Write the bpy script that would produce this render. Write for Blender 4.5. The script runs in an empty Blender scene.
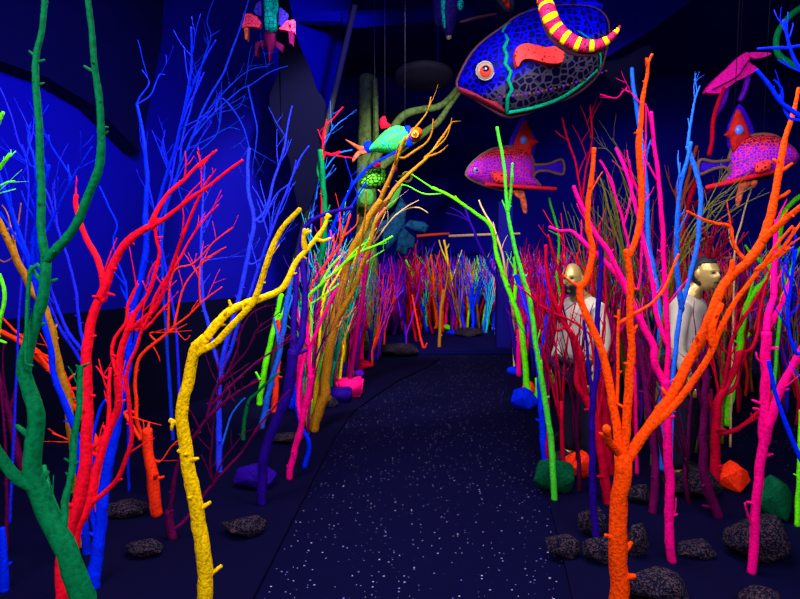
import bpy, bmesh, math, random
from mathutils import Vector, Matrix, noise

# ---------------------------------------------------------------- camera, world, lights, exposure
scene = bpy.context.scene
COL = scene.collection
F_PX, CX, CY, HOR, CAM_Z = 600.0, 400.0, 299.5, 250.0, 1.5
PITCH = math.atan((CY - HOR) / F_PX)
cam_data = bpy.data.cameras.new('camera')
cam_data.sensor_width = 36.0
cam_data.lens = 36.0 * F_PX / 800.0
cam_data.clip_start = 0.05
cam = bpy.data.objects.new('camera', cam_data)
cam.location = (0, 0, CAM_Z)
cam.rotation_euler = (math.pi / 2 - PITCH, 0, 0)
COL.objects.link(cam)
scene.camera = cam

vs = scene.view_settings
vs.view_transform = 'Standard'
vs.look = 'None'
vs.gamma = 1.0
vs.use_curve_mapping = False
vs.exposure = 0.0

world = bpy.data.worlds.new('world')
scene.world = world
world.use_nodes = True
world.node_tree.nodes['Background'].inputs[0].default_value = (0.05, 0.02, 1.0, 1)
world.node_tree.nodes['Background'].inputs[1].default_value = 0.03


def area(name, loc, aim, sx, sy, watts, color):
    l = bpy.data.lights.new(name, 'AREA')
    l.shape = 'RECTANGLE'
    l.size, l.size_y = sx, sy
    l.energy = watts
    l.color = color
    o = bpy.data.objects.new(name, l)
    o.location = loc
    o.rotation_euler = (Vector(aim) - Vector(loc)).to_track_quat('-Z', 'Y').to_euler()
    COL.objects.link(o)


def spot(name, loc, aim, watts, color, deg, blend=0.5, size=0.15):
    l = bpy.data.lights.new(name, 'SPOT')
    l.energy = watts
    l.color = color
    l.spot_size = math.radians(deg)
    l.spot_blend = blend
    l.shadow_soft_size = size
    o = bpy.data.objects.new(name, l)
    o.location = loc
    o.rotation_euler = (Vector(aim) - Vector(loc)).to_track_quat('-Z', 'Y').to_euler()
    COL.objects.link(o)


UV = (1.0, 0.93, 1.0)
BLUE = (0.05, 0.03, 1.0)
area('front_lamp_left', (-1.6, -0.6, 2.9), (-0.9, 2.6, 0.9), 1.6, 0.3, 95, UV)
area('front_lamp_right', (1.3, -0.6, 2.9), (1.2, 2.8, 0.9), 1.6, 0.3, 95, UV)
area('bed_lamp_left', (-0.8, 2.7, 3.1), (-1.3, 3.0, 0.0), 1.6, 0.4, 80, UV)
area('bed_lamp_right', (0.9, 2.7, 3.1), (1.5, 3.0, 0.0), 1.6, 0.4, 80, UV)
spot('far_lamp_left', (-0.3, 4.2, 3.7), (-0.6, 7.0, 1.0), 800, UV, 75)
spot('far_lamp_middle', (0.4, 5.0, 4.1), (0.3, 10.5, 0.9), 1100, UV, 50)
spot('far_lamp_right', (1.8, 5.0, 4.1), (4.5, 10.5, 0.9), 1300, UV, 65)
spot('blue_wall_lamp', (-0.9, 2.6, 2.9), (-3.1, 4.7, 2.7), 400, BLUE, 72, 1.0)
spot('blue_end_lamp', (0.2, 5.0, 3.9), (-1.0, 7.8, 3.9), 520, BLUE, 40, 1.0)
area('blue_room_lamp', (0.5, -1.2, 3.4), (0.4, 6.0, 0.8), 3.0, 0.6, 45, BLUE)

# ---------------------------------------------------------------- helpers
RNG = random.Random(7)


def ray(x, y):
    u, v = (x - CX) / F_PX, (CY - y) / F_PX
    cp, sp = math.cos(PITCH), math.sin(PITCH)
    return Vector((u, cp + v * sp, -sp + v * cp))


def P(x, y, d):
    r = ray(x, y)
    return Vector((0, 0, CAM_Z)) + r * (d / r.y)


def ground_depth(x, y, z=0.03):
    r = ray(x, y)
    return r.y * (z - CAM_Z) / r.z


def G(x, y, z=0.0):
    return P(x, y, ground_depth(x, y, z))


def lin(c):
    return tuple((v / 255 / 12.92 if v / 255 <= 0.04045 else ((v / 255 + 0.055) / 1.055) ** 2.4) for v in c) + (1.0,)


def new_mat(name):
    m = bpy.data.materials.new(name)
    m.use_nodes = True
    nt = m.node_tree
    return m, nt, nt.nodes['Principled BSDF']


def paint(name, rgb, rough=0.65, spec=0.04, bump=0.35, scale=70.0, mottle=0.3):
    """brushed fluorescent paint over bark: mottled colour and a fine bump"""
    m, nt, b = new_mat(name)
    c = tuple(v ** 1.2 * 1.02 for v in lin(rgb)[:3])
    tc = nt.nodes.new('ShaderNodeTexCoord')
    n = nt.nodes.new('ShaderNodeTexNoise')
    n.inputs['Scale'].default_value = scale
    n.inputs['Detail'].default_value = 4
    nt.links.new(tc.outputs['Object'], n.inputs['Vector'])
    mix = nt.nodes.new('ShaderNodeMix')
    mix.data_type = 'RGBA'
    mix.inputs[6].default_value = tuple(v * (1 - mottle) for v in c[:3]) + (1,)
    mix.inputs[7].default_value = tuple(min(0.95, v * 1.1) for v in c[:3]) + (1,)
    ramp = nt.nodes.new('ShaderNodeMapRange')
    ramp.inputs[1].default_value = 0.35
    ramp.inputs[2].default_value = 0.55
    nt.links.new(n.outputs['Fac'], ramp.inputs[0])
    nt.links.new(ramp.outputs[0], mix.inputs[0])
    nt.links.new(mix.outputs[2], b.inputs['Base Color'])
    b.inputs['Roughness'].default_value = rough
    b.inputs['Specular IOR Level'].default_value = spec
    bp = nt.nodes.new('ShaderNodeBump')
    bp.inputs['Strength'].default_value = bump
    bp.inputs['Distance'].default_value = 0.01
    nt.links.new(n.outputs['Fac'], bp.inputs['Height'])
    nt.links.new(bp.outputs[0], b.inputs['Normal'])
    return m


PAL = dict(
    green_dark=(0, 120, 72), red=(245, 22, 55), orange=(255, 85, 5), orange_red=(240, 62, 28), yellow=(250, 205, 0),
    tan=(165, 116, 30), blue=(0, 50, 240), light_blue=(45, 112, 228), violet_blue=(40, 48, 235), purple=(46, 6, 132),
    magenta=(240, 0, 135), dark_magenta=(150, 0, 95), crimson=(185, 0, 55), lime=(115, 245, 25), green=(80, 205, 60),
    olive=(115, 112, 48), teal=(0, 150, 110), pink=(255, 20, 130), violet=(120, 22, 200), cream=(215, 180, 130),
    brown=(130, 60, 35), plum=(105, 10, 80), cyan=(40, 200, 215), navy=(20, 20, 120), mid_blue=(26, 66, 222), pale_violet_blue=(48, 66, 236), dark_coral=(135, 20, 48), rock_green=(0, 88, 58), white=(225, 220, 205),
)
MATS = {k: paint('paint_' + k, v) for k, v in PAL.items()}
for k in ('yellow', 'orange', 'tan'):
    MATS[k + '_rough'] = paint('rough_paint_' + k, PAL[k], bump=0.9, scale=85, mottle=0.4)


def plain(name, rgb, rough=0.8, spec=0.1, metallic=0.0):
    m, nt, b = new_mat(name)
    n = nt.nodes.new('ShaderNodeTexNoise')
    n.inputs['Scale'].default_value = 9
    mix = nt.nodes.new('ShaderNodeMix')
    mix.data_type = 'RGBA'
    c = lin(rgb)
    mix.inputs[6].default_value = tuple(v * 0.75 for v in c[:3]) + (1,)
    mix.inputs[7].default_value = c
    nt.links.new(n.outputs['Fac'], mix.inputs[0])
    nt.links.new(mix.outputs[2], b.inputs['Base Color'])
    b.inputs['Roughness'].default_value = rough
    b.inputs['Specular IOR Level'].default_value = spec
    b.inputs['Metallic'].default_value = metallic
    return m


def voronoi_scales(name, cell, edge, scale, width=0.12, cell2=None, split=None, stretch=(1, 1, 1), rough=0.5, slope=0.0):
    """painted fish scales: cells with an outline; an optional second cell colour below a height"""
    m, nt, b = new_mat(name)
    L = nt.links.new
    tc = nt.nodes.new('ShaderNodeTexCoord')
    mp = nt.nodes.new('ShaderNodeMapping')
    mp.inputs['Scale'].default_value = stretch
    L(tc.outputs['Object'], mp.inputs[0])
    v = nt.nodes.new('ShaderNodeTexVoronoi')
    v.feature = 'DISTANCE_TO_EDGE'
    v.inputs['Scale'].default_value = scale
    v.inputs['Randomness'].default_value = 0.75
    L(mp.outputs[0], v.inputs['Vector'])
    mr = nt.nodes.new('ShaderNodeMapRange')
    mr.inputs[1].default_value = width * 0.7
    mr.inputs[2].default_value = width * 1.3
    L(v.outputs['Distance'], mr.inputs[0])
    mix = nt.nodes.new('ShaderNodeMix')
    mix.data_type = 'RGBA'
    L(mr.outputs[0], mix.inputs[0])

    def two(pair, sock):
        if split is None or not isinstance(pair, list):
            sock.default_value = lin(pair if not isinstance(pair, list) else pair[0])
            return
        sep = nt.nodes.new('ShaderNodeSeparateXYZ')
        L(tc.outputs['Object'], sep.inputs[0])
        ns = nt.nodes.new('ShaderNodeMapRange')
        ns.inputs[1].default_value = split - 0.03
        ns.inputs[2].default_value = split + 0.03
        sl = nt.nodes.new('ShaderNodeMath')
        sl.operation = 'MULTIPLY_ADD'
        sl.inputs[1].default_value = -slope
        L(sep.outputs['X'], sl.inputs[0])
        L(sep.outputs['Z'], sl.inputs[2])
        L(sl.outputs[0], ns.inputs[0])
        mx = nt.nodes.new('ShaderNodeMix')
        mx.data_type = 'RGBA'
        mx.inputs[6].default_value = lin(pair[1])
        mx.inputs[7].default_value = lin(pair[0])
        L(ns.outputs[0], mx.inputs[0])
        L(mx.outputs[2], sock)
    two(edge, mix.inputs[6])
    two(cell, mix.inputs[7])
    L(mix.outputs[2], b.inputs['Base Color'])
    b.inputs['Roughness'].default_value = rough
    b.inputs['Specular IOR Level'].default_value = 0.06
    bp = nt.nodes.new('ShaderNodeBump')
    bp.inputs['Strength'].default_value = 0.4
    bp.inputs['Distance'].default_value = 0.01
    L(mr.outputs[0], bp.inputs['Height'])
    L(bp.outputs[0], b.inputs['Normal'])
    return m


def tag(o, label=None, cat=None, group=None, kind=None):
    if label:
        o['label'] = label
    if cat:
        o['category'] = cat
    if group:
        o['group'] = group
    if kind:
        o['kind'] = kind
    return o


def empty(name, loc):
    o = bpy.data.objects.new(name, None)
    o.empty_display_size = 0.05
    o.location = loc
    COL.objects.link(o)
    return o


def build(name, bm, mat, parent=None, loc=None, smooth=True):
    me = bpy.data.meshes.new(name)
    bmesh.ops.recalc_face_normals(bm, faces=bm.faces)
    bm.to_mesh(me)
    bm.free()
    for p in me.polygons:
        p.use_smooth = smooth
    for m in (mat if isinstance(mat, list) else [mat]):
        me.materials.append(m)
    o = bpy.data.objects.new(name, me)
    if parent:
        o.parent = parent
    if loc is not None:
        o.location = loc
    COL.objects.link(o)
    return o


def smooth_path(pts, rads, step):
    """Catmull-Rom through the points, with the radius carried along"""
    out, ro = [], []
    n = len(pts)
    for i in range(n - 1):
        p0, p1, p2, p3 = pts[max(i - 1, 0)], pts[i], pts[i + 1], pts[min(i + 2, n - 1)]
        k = max(1, min(14, int((p2 - p1).length / max(step, 1e-4))))
        for j in range(k):
            t = j / k
            out.append(0.5 * ((2 * p1) + (p2 - p0) * t + (2 * p0 - 5 * p1 + 4 * p2 - p3) * t * t + (3 * p1 - p0 - 3 * p2 + p3) * t ** 3))
            ro.append(rads[i] * (1 - t) + rads[i + 1] * t)
    out.append(pts[-1])
    ro.append(rads[-1])
    return out, ro


def tube(bm, pts, rads, sides=8, rough=0.0, mat_index=None, freq=1.0):
    """swept tube with closed ends; rough pushes the skin in and out like bark"""
    rings = []
    t = (pts[1] - pts[0]).normalized()
    a = Vector((0, 1, 0)) if abs(t.y) < 0.9 else Vector((1, 0, 0))
    nrm = (a - t * a.dot(t)).normalized()
    n = len(pts)
    for i, p in enumerate(pts):
        t = (pts[min(i + 1, n - 1)] - pts[max(i - 1, 0)])
        if t.length < 1e-9:
            t = Vector((0, 0, 1))
        t.normalize()
        nrm = nrm - t * nrm.dot(t)
        if nrm.length < 1e-6:
            nrm = t.orthogonal()
        nrm.normalize()
        bi = t.cross(nrm)
        ring = []
        for k in range(sides):
            ang = 2 * math.pi * k / sides
            dv = nrm * math.cos(ang) + bi * math.sin(ang)
            r = rads[i]
            if rough:
                q = p + dv * r
                r *= 1 + rough * noise.noise(q * (28 * freq)) + 0.7 * rough * noise.noise(q * (75 * freq))
            ring.append(bm.verts.new(p + dv * r))
        rings.append(ring)
    for i in range(n - 1):
        for k in range(sides):
            f = bm.faces.new((rings[i][k], rings[i][(k + 1) % sides], rings[i + 1][(k + 1) % sides], rings[i + 1][k]))
            if mat_index is not None:
                f.material_index = mat_index(i) if callable(mat_index) else mat_index
    for ring, p, s in ((rings[0], pts[0], -1), (rings[-1], pts[-1], 1)):
        c = bm.verts.new(p + (pts[-1] - pts[-2] if s > 0 else pts[0] - pts[1]).normalized() * (rads[-1] if s > 0 else rads[0]) * 0.45)
        for k in range(sides):
            bm.faces.new((ring[k], ring[(k + 1) % sides], c))


def add_nubs(bm, pts, rads, count, rng, sides):
    """short broken-off twig stubs along a branch"""
    n = len(pts)
    for _ in range(count):
        i = rng.randrange(max(1, n // 12), max(2, n - 1))
        if i >= n - 1:
            continue
        t = (pts[i + 1] - pts[i]).normalized()
        a = rng.uniform(0, 6.28)
        o = t.orthogonal().normalized()
        o = (o * math.cos(a) + t.cross(o) * math.sin(a)).normalized()
        d = (o + t * rng.uniform(0.1, 0.9)).normalized()
        r = rads[i]
        ln = r * rng.uniform(1.5, 2.9)
        tube(bm, [pts[i], pts[i] + d * ln * 0.7, pts[i] + d * ln], [r * 0.45, r * 0.33, r * 0.22], 6)


TWIGGY = dict(crimson=1.0, plum=0.9, light_blue=0.8, mid_blue=0.8, pale_violet_blue=0.7, violet_blue=0.9, blue=0.6, red=0.55, magenta=0.35, dark_magenta=0.6, olive=0.8, orange_red=0.7, cream=0.6, lime=0.35, green=0.3, purple=0.3, violet=0.5, brown=0.6)


def painted_tree(label, color, branches, d=None, name='painted_tree', cat='tree', group=None, nubs=1.2, base_z=0.02, ground=True, seed=0):
    """A tree traced as branches. Each branch: (pixel points from its root outwards, start width px, end width px[, depth gain m]).
    The trunk stands on the ground; every other branch grows from the nearest point of the ones before it, into or out of the
    plane of the trunk by its depth gain."""
    rng = random.Random(seed * 977 + len(label) * 31 + len(branches))
    mat = MATS[color]
    if d is None:
        d = ground_depth(branches[0][0][0][0], branches[0][0][0][1], base_z)
    root = None
    known = []          # (px, py, depth, level object, level)
    single = len(branches) == 1
    for bi, br in enumerate(branches):
        px, w0, w1 = br[0], br[1] * (0.95 if bi == 0 else 0.88), br[2] * (0.95 if bi == 0 else 0.74)
        lengths = [0.0]
        for (x0, y0), (x1, y1) in zip(px, px[1:]):
            lengths.append(lengths[-1] + math.hypot(x1 - x0, y1 - y0))
        total = max(lengths[-1], 1e-3)
        if bi == 0:
            d0, parent, level = d, None, 0
            dd = br[3] if len(br) > 3 else rng.uniform(-0.12, 0.12) * total * d / F_PX
        else:
            k = min(known, key=lambda q: (q[0] - px[0][0]) ** 2 + (q[1] - px[0][1]) ** 2)
            d0, parent, level = k[2], k[3], k[4]
            if math.hypot(k[0] - px[0][0], k[1] - px[0][1]) > 1.5:
                px = [(k[0], k[1])] + list(px)
                lengths = [0.0] + [l + math.hypot(k[0] - px[1][0], k[1] - px[1][1]) for l in lengths]
                total = lengths[-1]
            dd = br[3] if len(br) > 3 else rng.uniform(-0.3, 0.3) * total * d0 / F_PX
        deps = [d0 + dd * (l / total) for l in lengths]
        pts = [P(x, y, dp) for (x, y), dp in zip(px, deps)]
        rads = [max(0.0012, 0.5 * (w0 + (w1 - w0) * l / total) * dp / F_PX) for l, dp in zip(lengths, deps)]
        if bi == 0 and ground and pts[0].z > base_z + 0.01:
            v = (pts[0] - pts[1]).normalized()
            v.z = min(v.z, -0.75)
            k = (pts[0].z - base_z) / -v.z
            pts.insert(0, pts[0] + v * k)
            rads.insert(0, rads[0] * 1.12)
        if root is None:
            org = pts[0].copy()
            if not single:
                root = empty(name, org)
        step = max(0.5 * (w0 + w1) * 0.5 * d0 / F_PX, 0.008) * (1.0 if w0 > 6 else 1.8)
        sp, sr = smooth_path([p - org for p in pts], rads, step)
        wob = rads[0] * 0.28
        for i in range(1, len(sp)):
            q = (sp[i] + org) * 9.0
            sp[i] = sp[i] + Vector((noise.noise(q), noise.noise(q + Vector((7, 3, 1))), 0)) * wob
        bm = bmesh.new()
        sides = 14 if w0 > 13 else 10 if w0 > 6 else 7 if w0 > 3 else 5
        tube(bm, sp, sr, sides, rough=0.16 if w0 > 4 else 0.08, freq=2.2 / max(d0, 1.0))
        cnt = int(nubs * total / 38.0 + 0.5)
        if w0 > 2.5:
            add_nubs(bm, sp, sr, cnt, rng, sides)
        if bi > 0 and w0 < 9 and total > 30:
            for _ in range(int(TWIGGY.get(color, 0.1) * total / 24.0 + rng.random())):
                k = rng.randrange(len(sp) // 4, len(sp) - 1)
                tg = (sp[k + 1] - sp[k]).normalized()
                side = Vector((rng.uniform(-1, 1), rng.uniform(-0.7, 0.7), rng.uniform(-0.1, 0.5)))
                ln = rng.uniform(12, 42) * d0 / F_PX
                tw = shoot_curve(rng, sp[k], tg + side, ln, 0.16, 4)
                r = min(sr[k] * 0.6, 1.1 * d0 / F_PX)
                tube(bm, tw, [r, r * .85, r * .7, r * .55, r * .35], 5)
                if rng.random() < 0.5:
                    t2 = shoot_curve(rng, tw[2], tg - side * 0.6, ln * 0.45, 0.2, 3)
                    tube(bm, t2, [r * .6, r * .5, r * .4, r * .25], 4)
        if single:
            o = build(name, bm, mat, None, org)
            root = o
            lv = o
        elif bi == 0:
            lv = build('trunk', bm, mat, root)
            nlevel = 0
        elif level == 0:
            lv = build('branch', bm, mat, root)
            nlevel = 1
        else:
            lv = build('twig', bm, mat, parent)
            nlevel = 2
        if not single:
            holder = parent if (bi > 0 and level >= 1) else lv
            for i in range(len(px) - 1):
                for t in (0.0, 0.25, 0.5, 0.75):
                    known.append((px[i][0] + (px[i + 1][0] - px[i][0]) * t, px[i][1] + (px[i + 1][1] - px[i][1]) * t,
                                  deps[i] + (deps[i + 1] - deps[i]) * t, holder, min(nlevel, 1)))
            known.append((px[-1][0], px[-1][1], deps[-1], holder, min(nlevel, 1)))
    return tag(root, label, cat, group)


def shoot_curve(rng, start, direction, length, bend, n=5):
    pts = [start.copy()]
    d = direction.normalized()
    for _ in range(n):
        d = (d + Vector((rng.uniform(-1, 1), rng.uniform(-1, 1), rng.uniform(-0.3, 0.9))) * bend).normalized()
        pts.append(pts[-1] + d * (length / n))
    return pts


def thicket_tree(label, color, base, height, spread, shoots, group=None, radius=0.02, seed=0, lean=(0, 0), parts=False, name='painted_branch', twigs=2, cat='branch'):
    """a many-stemmed bare sapling standing on the ground"""
    rng = random.Random(seed)
    mat = MATS[color]
    base = Vector(base)
    root = empty(name, base) if parts else None
    bm = bmesh.new()
    fork = height * rng.uniform(0.22, 0.4)
    tip = Vector((lean[0] * fork / height, lean[1] * fork / height, fork))
    trunk = [Vector((0, 0, 0)), tip * 0.5 + Vector((rng.uniform(-.03, .03), rng.uniform(-.03, .03), 0)), tip]
    tp, tr = smooth_path(trunk, [radius, radius * 0.9, radius * 0.8], 0.09)
    tube(bm, tp, tr, 7, 0.12)
    if parts:
        build('trunk', bm, mat, root)
    for s in range(shoots):
        if parts:
            bm = bmesh.new()
        a = rng.uniform(0, 6.28)
        sp = spread * rng.uniform(0.15, 1.0)
        dr = Vector((math.cos(a) * sp + lean[0], math.sin(a) * sp * 0.6 + lean[1], height - fork))
        ln = dr.length * rng.uniform(0.7, 1.05)
        start = trunk[0].lerp(tip, rng.uniform(0.55, 1.0))
        pts = shoot_curve(rng, start, dr, ln, 0.13)
        r0 = radius * rng.uniform(0.35, 0.7)
        sp_, sr_ = smooth_path(pts, [r0 * (1 - 0.75 * i / 5) for i in range(6)], 0.12)
        tube(bm, sp_, sr_, 5, 0.08)
        for _ in range(twigs):
            k = rng.randrange(2, 5)
            td = (pts[k] - pts[k - 1]).normalized() + Vector((rng.uniform(-.8, .8), rng.uniform(-.6, .6), rng.uniform(0, .3)))
            tw = shoot_curve(rng, pts[k], td, ln * rng.uniform(0.2, 0.4), 0.2, 3)
            tube(bm, tw, [r0 * .5, r0 * .42, r0 * .33, r0 * .2], 4)
        if parts:
            build('branch', bm, mat, root)
    if parts:
        return tag(root, label, cat, group)
    o = build(name, bm, mat, None, base)
    return tag(o, label, cat, group)


def inflate(bm, outline, thick, rings=5, center=None, power=0.5):
    """a lens-shaped solid with the given outline (list of Vector in the x/z plane)"""
    n = len(outline)
    c = center if center is not None else sum(outline, Vector()) / n
    last = {}
    rim = [bm.verts.new(p) for p in outline]
    for side in (-1, 1):
        prev = rim
        for r in range(1, rings):
            s = math.cos(0.5 * math.pi * r / rings)
            h = thick * 0.5 * math.sin(0.5 * math.pi * r / rings) ** (2 * power)
            cur = [bm.verts.new(c + (p - c) * s + Vector((0, side * h, 0))) for p in outline]
            for k in range(n):
                bm.faces.new((prev[k], prev[(k + 1) % n], cur[(k + 1) % n], cur[k]))
            prev = cur
        v = bm.verts.new(c + Vector((0, side * thick * 0.5, 0)))
        for k in range(n):
            bm.faces.new((prev[k], prev[(k + 1) % n], v))


def outline_world(px, d, org, smooth=3):
    pts = [P(x, y, d) - org for x, y in px]
    if smooth:
        n = len(pts)
        out = []
        for i in range(n):
            p0, p1, p2, p3 = pts[i - 1], pts[i], pts[(i + 1) % n], pts[(i + 2) % n]
            for j in range(smooth):
                t = j / smooth
                out.append(0.5 * ((2 * p1) + (p2 - p0) * t + (2 * p0 - 5 * p1 + 4 * p2 - p3) * t * t + (3 * p1 - p0 - 3 * p2 + p3) * t ** 3))
        pts = out
    return pts


def slab(bm, outline, thick):
    """an extruded sheet with a real thickness, outline in x/z"""
    n = len(outline)
    a = [bm.verts.new(p + Vector((0, -thick / 2, 0))) for p in outline]
    b = [bm.verts.new(p + Vector((0, thick / 2, 0))) for p in outline]
    fs = [bm.faces.new(a), bm.faces.new(list(reversed(b)))]
    for k in range(n):
        bm.faces.new((a[k], b[k], b[(k + 1) % n], a[(k + 1) % n]))
    bmesh.ops.triangulate(bm, faces=fs)


def ball(bm, c, r, sx=1, sy=1, sz=1, seg=20, ring=12):
    g = bmesh.ops.create_uvsphere(bm, u_segments=seg, v_segments=ring, radius=r)
    for v in g['verts']:
        v.co = Vector((v.co.x * sx, v.co.y * sy, v.co.z * sz)) + c


def box(bm, c, s, rot=None):
    g = bmesh.ops.create_cube(bm, size=1)
    for v in g['verts']:
        p = Vector((v.co.x * s[0], v.co.y * s[1], v.co.z * s[2]))
        if rot:
            p = rot @ p
        v.co = p + Vector(c)
    return g['verts']
# ---------------------------------------------------------------- the setting
def wall_mat(name, rgb, scale=3.0):
    m = plain(name, rgb, 0.85, 0.05)
    return m


M_WALL = wall_mat('blue_black_wall', (6, 5, 140))
M_BLACK = wall_mat('matt_black', (3, 2, 120))
M_UNLIT_WALL = wall_mat('unlit_wall_blue_black', (2, 2, 48))  # darker copy of the wall colour for its unlit upper part
M_BLACK_SHEET = wall_mat('black_sheet', (2, 2, 30))
M_BED = wall_mat('black_bed', (3, 2, 38))


def carpet_mat():
    m, nt, b = new_mat('flecked_carpet')
    L = nt.links.new
    tc = nt.nodes.new('ShaderNodeTexCoord')
    v = nt.nodes.new('ShaderNodeTexVoronoi')
    v.inputs['Scale'].default_value = 42
    v.inputs['Randomness'].default_value = 0.9
    L(tc.outputs['Object'], v.inputs['Vector'])
    sep = nt.nodes.new('ShaderNodeSeparateColor')
    L(v.outputs['Color'], sep.inputs[0])
    # each fleck has its own size, some cells have none
    size = nt.nodes.new('ShaderNodeMapRange')
    size.inputs[1].default_value = 0.12
    size.inputs[2].default_value = 1.0
    size.inputs[3].default_value = 0.0
    size.inputs[4].default_value = 0.22
    L(sep.outputs[0], size.inputs[0])
    lt = nt.nodes.new('ShaderNodeMath')
    lt.operation = 'LESS_THAN'
    L(v.outputs['Distance'], lt.inputs[0])
    L(size.outputs[0], lt.inputs[1])
    tint = nt.nodes.new('ShaderNodeMix')
    tint.data_type = 'RGBA'
    tint.inputs[6].default_value = lin((82, 80, 165))
    tint.inputs[7].default_value = lin((158, 148, 168))
    L(sep.outputs[1], tint.inputs[0])
    n = nt.nodes.new('ShaderNodeTexNoise')
    n.inputs['Scale'].default_value = 130
    L(tc.outputs['Object'], n.inputs['Vector'])
    pile = nt.nodes.new('ShaderNodeMix')
    pile.data_type = 'RGBA'
    pile.inputs[6].default_value = lin((1, 1, 22))
    pile.inputs[7].default_value = lin((3, 3, 48))
    L(n.outputs['Fac'], pile.inputs[0])
    mix = nt.nodes.new('ShaderNodeMix')
    mix.data_type = 'RGBA'
    L(lt.outputs[0], mix.inputs[0])
    L(pile.outputs[2], mix.inputs[6])
    L(tint.outputs[2], mix.inputs[7])
    L(mix.outputs[2], b.inputs['Base Color'])
    b.inputs['Roughness'].default_value = 0.95
    b.inputs['Specular IOR Level'].default_value = 0.05
    return m


def struct(name, bm, mat, smooth=False):
    o = build(name, bm, mat, None, None, smooth)
    o['kind'] = 'structure'
    return o


def quad_slab(name, a, b, z0, z1, t, mat):
    """an upright wall from ground point a to b"""
    a, b = Vector((a[0], a[1], 0)), Vector((b[0], b[1], 0))
    d = (b - a).normalized()
    nrm = Vector((-d.y, d.x, 0)) * t
    bm = bmesh.new()
    vs_ = [bm.verts.new(p + Vector((0, 0, z))) for z in (z0, z1) for p in (a, b, b + nrm, a + nrm)]
    for f in ((0, 1, 2, 3), (7, 6, 5, 4), (0, 4, 5, 1), (1, 5, 6, 2), (2, 6, 7, 3), (3, 7, 4, 0)):
        bm.faces.new([vs_[i] for i in f])
    return struct(name, bm, mat)


ZC = 5.2
bm = bmesh.new()
box(bm, (2, 6, -0.05), (16, 20, 0.1))
struct('floor', bm, carpet_mat())
bm = bmesh.new()
box(bm, (2, 6, ZC + 0.05), (16, 20, 0.1))
struct('ceiling', bm, M_BLACK)
WL_A, WL_B = Vector((-5.2, 0.2, 0)), Vector((-0.95, 7.9, 0))
bm = bmesh.new()
tn = Vector((-(WL_B - WL_A).y, (WL_B - WL_A).x, 0)).normalized() * 0.12
wf = [Vector((WL_A.x, WL_A.y, 0)), Vector((-1.513, 6.88, 0)), Vector((-0.597, 8.54, ZC)), Vector((WL_A.x, WL_A.y, ZC))]   # its far edge leans like the pole
fr = [bm.verts.new(p) for p in wf]
bk = [bm.verts.new(p + tn) for p in wf]
bm.faces.new(fr)
bm.faces.new(list(reversed(bk)))
for k in range(4):
    bm.faces.new((fr[k], bk[k], bk[(k + 1) % 4], fr[(k + 1) % 4]))
struct('wall_left', bm, M_WALL)
quad_slab('wall_back', (-1.6, 13.2), (10, 13.2), 0, ZC, 0.12, M_BLACK)
quad_slab('wall_side', (-1.65, 7.0), (-1.65, 13.2), 0, ZC, 0.12, M_BLACK)
quad_slab('wall_right', (8.9, 13.2), (8.9, -3.9), 0, ZC, 0.12, M_BLACK)

# low black panel added along the left wall, standing in for shade
dn = Vector(((WL_B - WL_A).y, -(WL_B - WL_A).x, 0)).normalized()
quad_slab('shade_panel_lower_left', WL_A + dn * 0.06, Vector((-1.513, 6.88, 0)) + dn * 0.06, 0, 1.0, -0.05, M_BLACK_SHEET)


def on_left_wall(x, y, off):
    """where the line of sight meets the left wall, a little in front of it"""
    n = Vector(((WL_B - WL_A).y, -(WL_B - WL_A).x, 0)).normalized()
    r = ray(x, y)
    o = WL_A + n * off - Vector((0, 0, CAM_Z))
    t = o.dot(n) / r.dot(n)
    return Vector((0, 0, CAM_Z)) + r * t, n


# dark panel added for the unlit upper left wall, its shade in the colour
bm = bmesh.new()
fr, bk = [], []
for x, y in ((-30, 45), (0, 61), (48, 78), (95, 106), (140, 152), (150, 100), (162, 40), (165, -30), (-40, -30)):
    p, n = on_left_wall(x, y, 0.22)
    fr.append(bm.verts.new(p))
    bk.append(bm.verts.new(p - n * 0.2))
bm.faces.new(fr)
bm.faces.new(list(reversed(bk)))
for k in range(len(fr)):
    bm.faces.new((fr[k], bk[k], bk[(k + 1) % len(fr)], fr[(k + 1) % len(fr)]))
struct('shade_panel_upper_left', bm, M_UNLIT_WALL)

# ceiling beams
bm = bmesh.new()
pa, pb = P(240, 16, 7.4), P(352, 20, 7.4)
box(bm, (pa + pb) / 2, ((pb - pa).length, 0.12, 0.12))
struct('trim_2', bm, M_BLACK)
bm = bmesh.new()
pa, pb = P(345, 20, 7.3), P(470, 12, 8.6)
tube(bm, [pa, pb], [0.1, 0.1], 4)
struct('trim_3', bm, M_BLACK)
# tall dark partition panel behind the right-hand fish
bm = bmesh.new()
f = [P(x, y, 8.4) for x, y in ((602, 60), (652, 30), (700, -6), (722, -40), (560, -40))]
slab(bm, f, 0.08)
struct('trim_4', bm, M_BLACK)
# a square dark pillar past the end of the path and the low step
bm = bmesh.new()
pa = G(503.5, 352)
box(bm, (pa.x, pa.y + 0.1, 1.1), (0.2, 0.2, 2.2))
struct('trim_5', bm, wall_mat('pillar_blue', (10, 6, 95)))
ys = ground_depth(450, 355, 0)
bm = bmesh.new()
box(bm, (3.4, ys + 2.4, 0.035), (8.6, 4.8, 0.07))
bmesh.ops.bevel(bm, geom=[e for e in bm.edges], offset=0.012, segments=2, affect='EDGES')
struct('platform', bm, wall_mat('platform_top', (3, 3, 60)))


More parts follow.
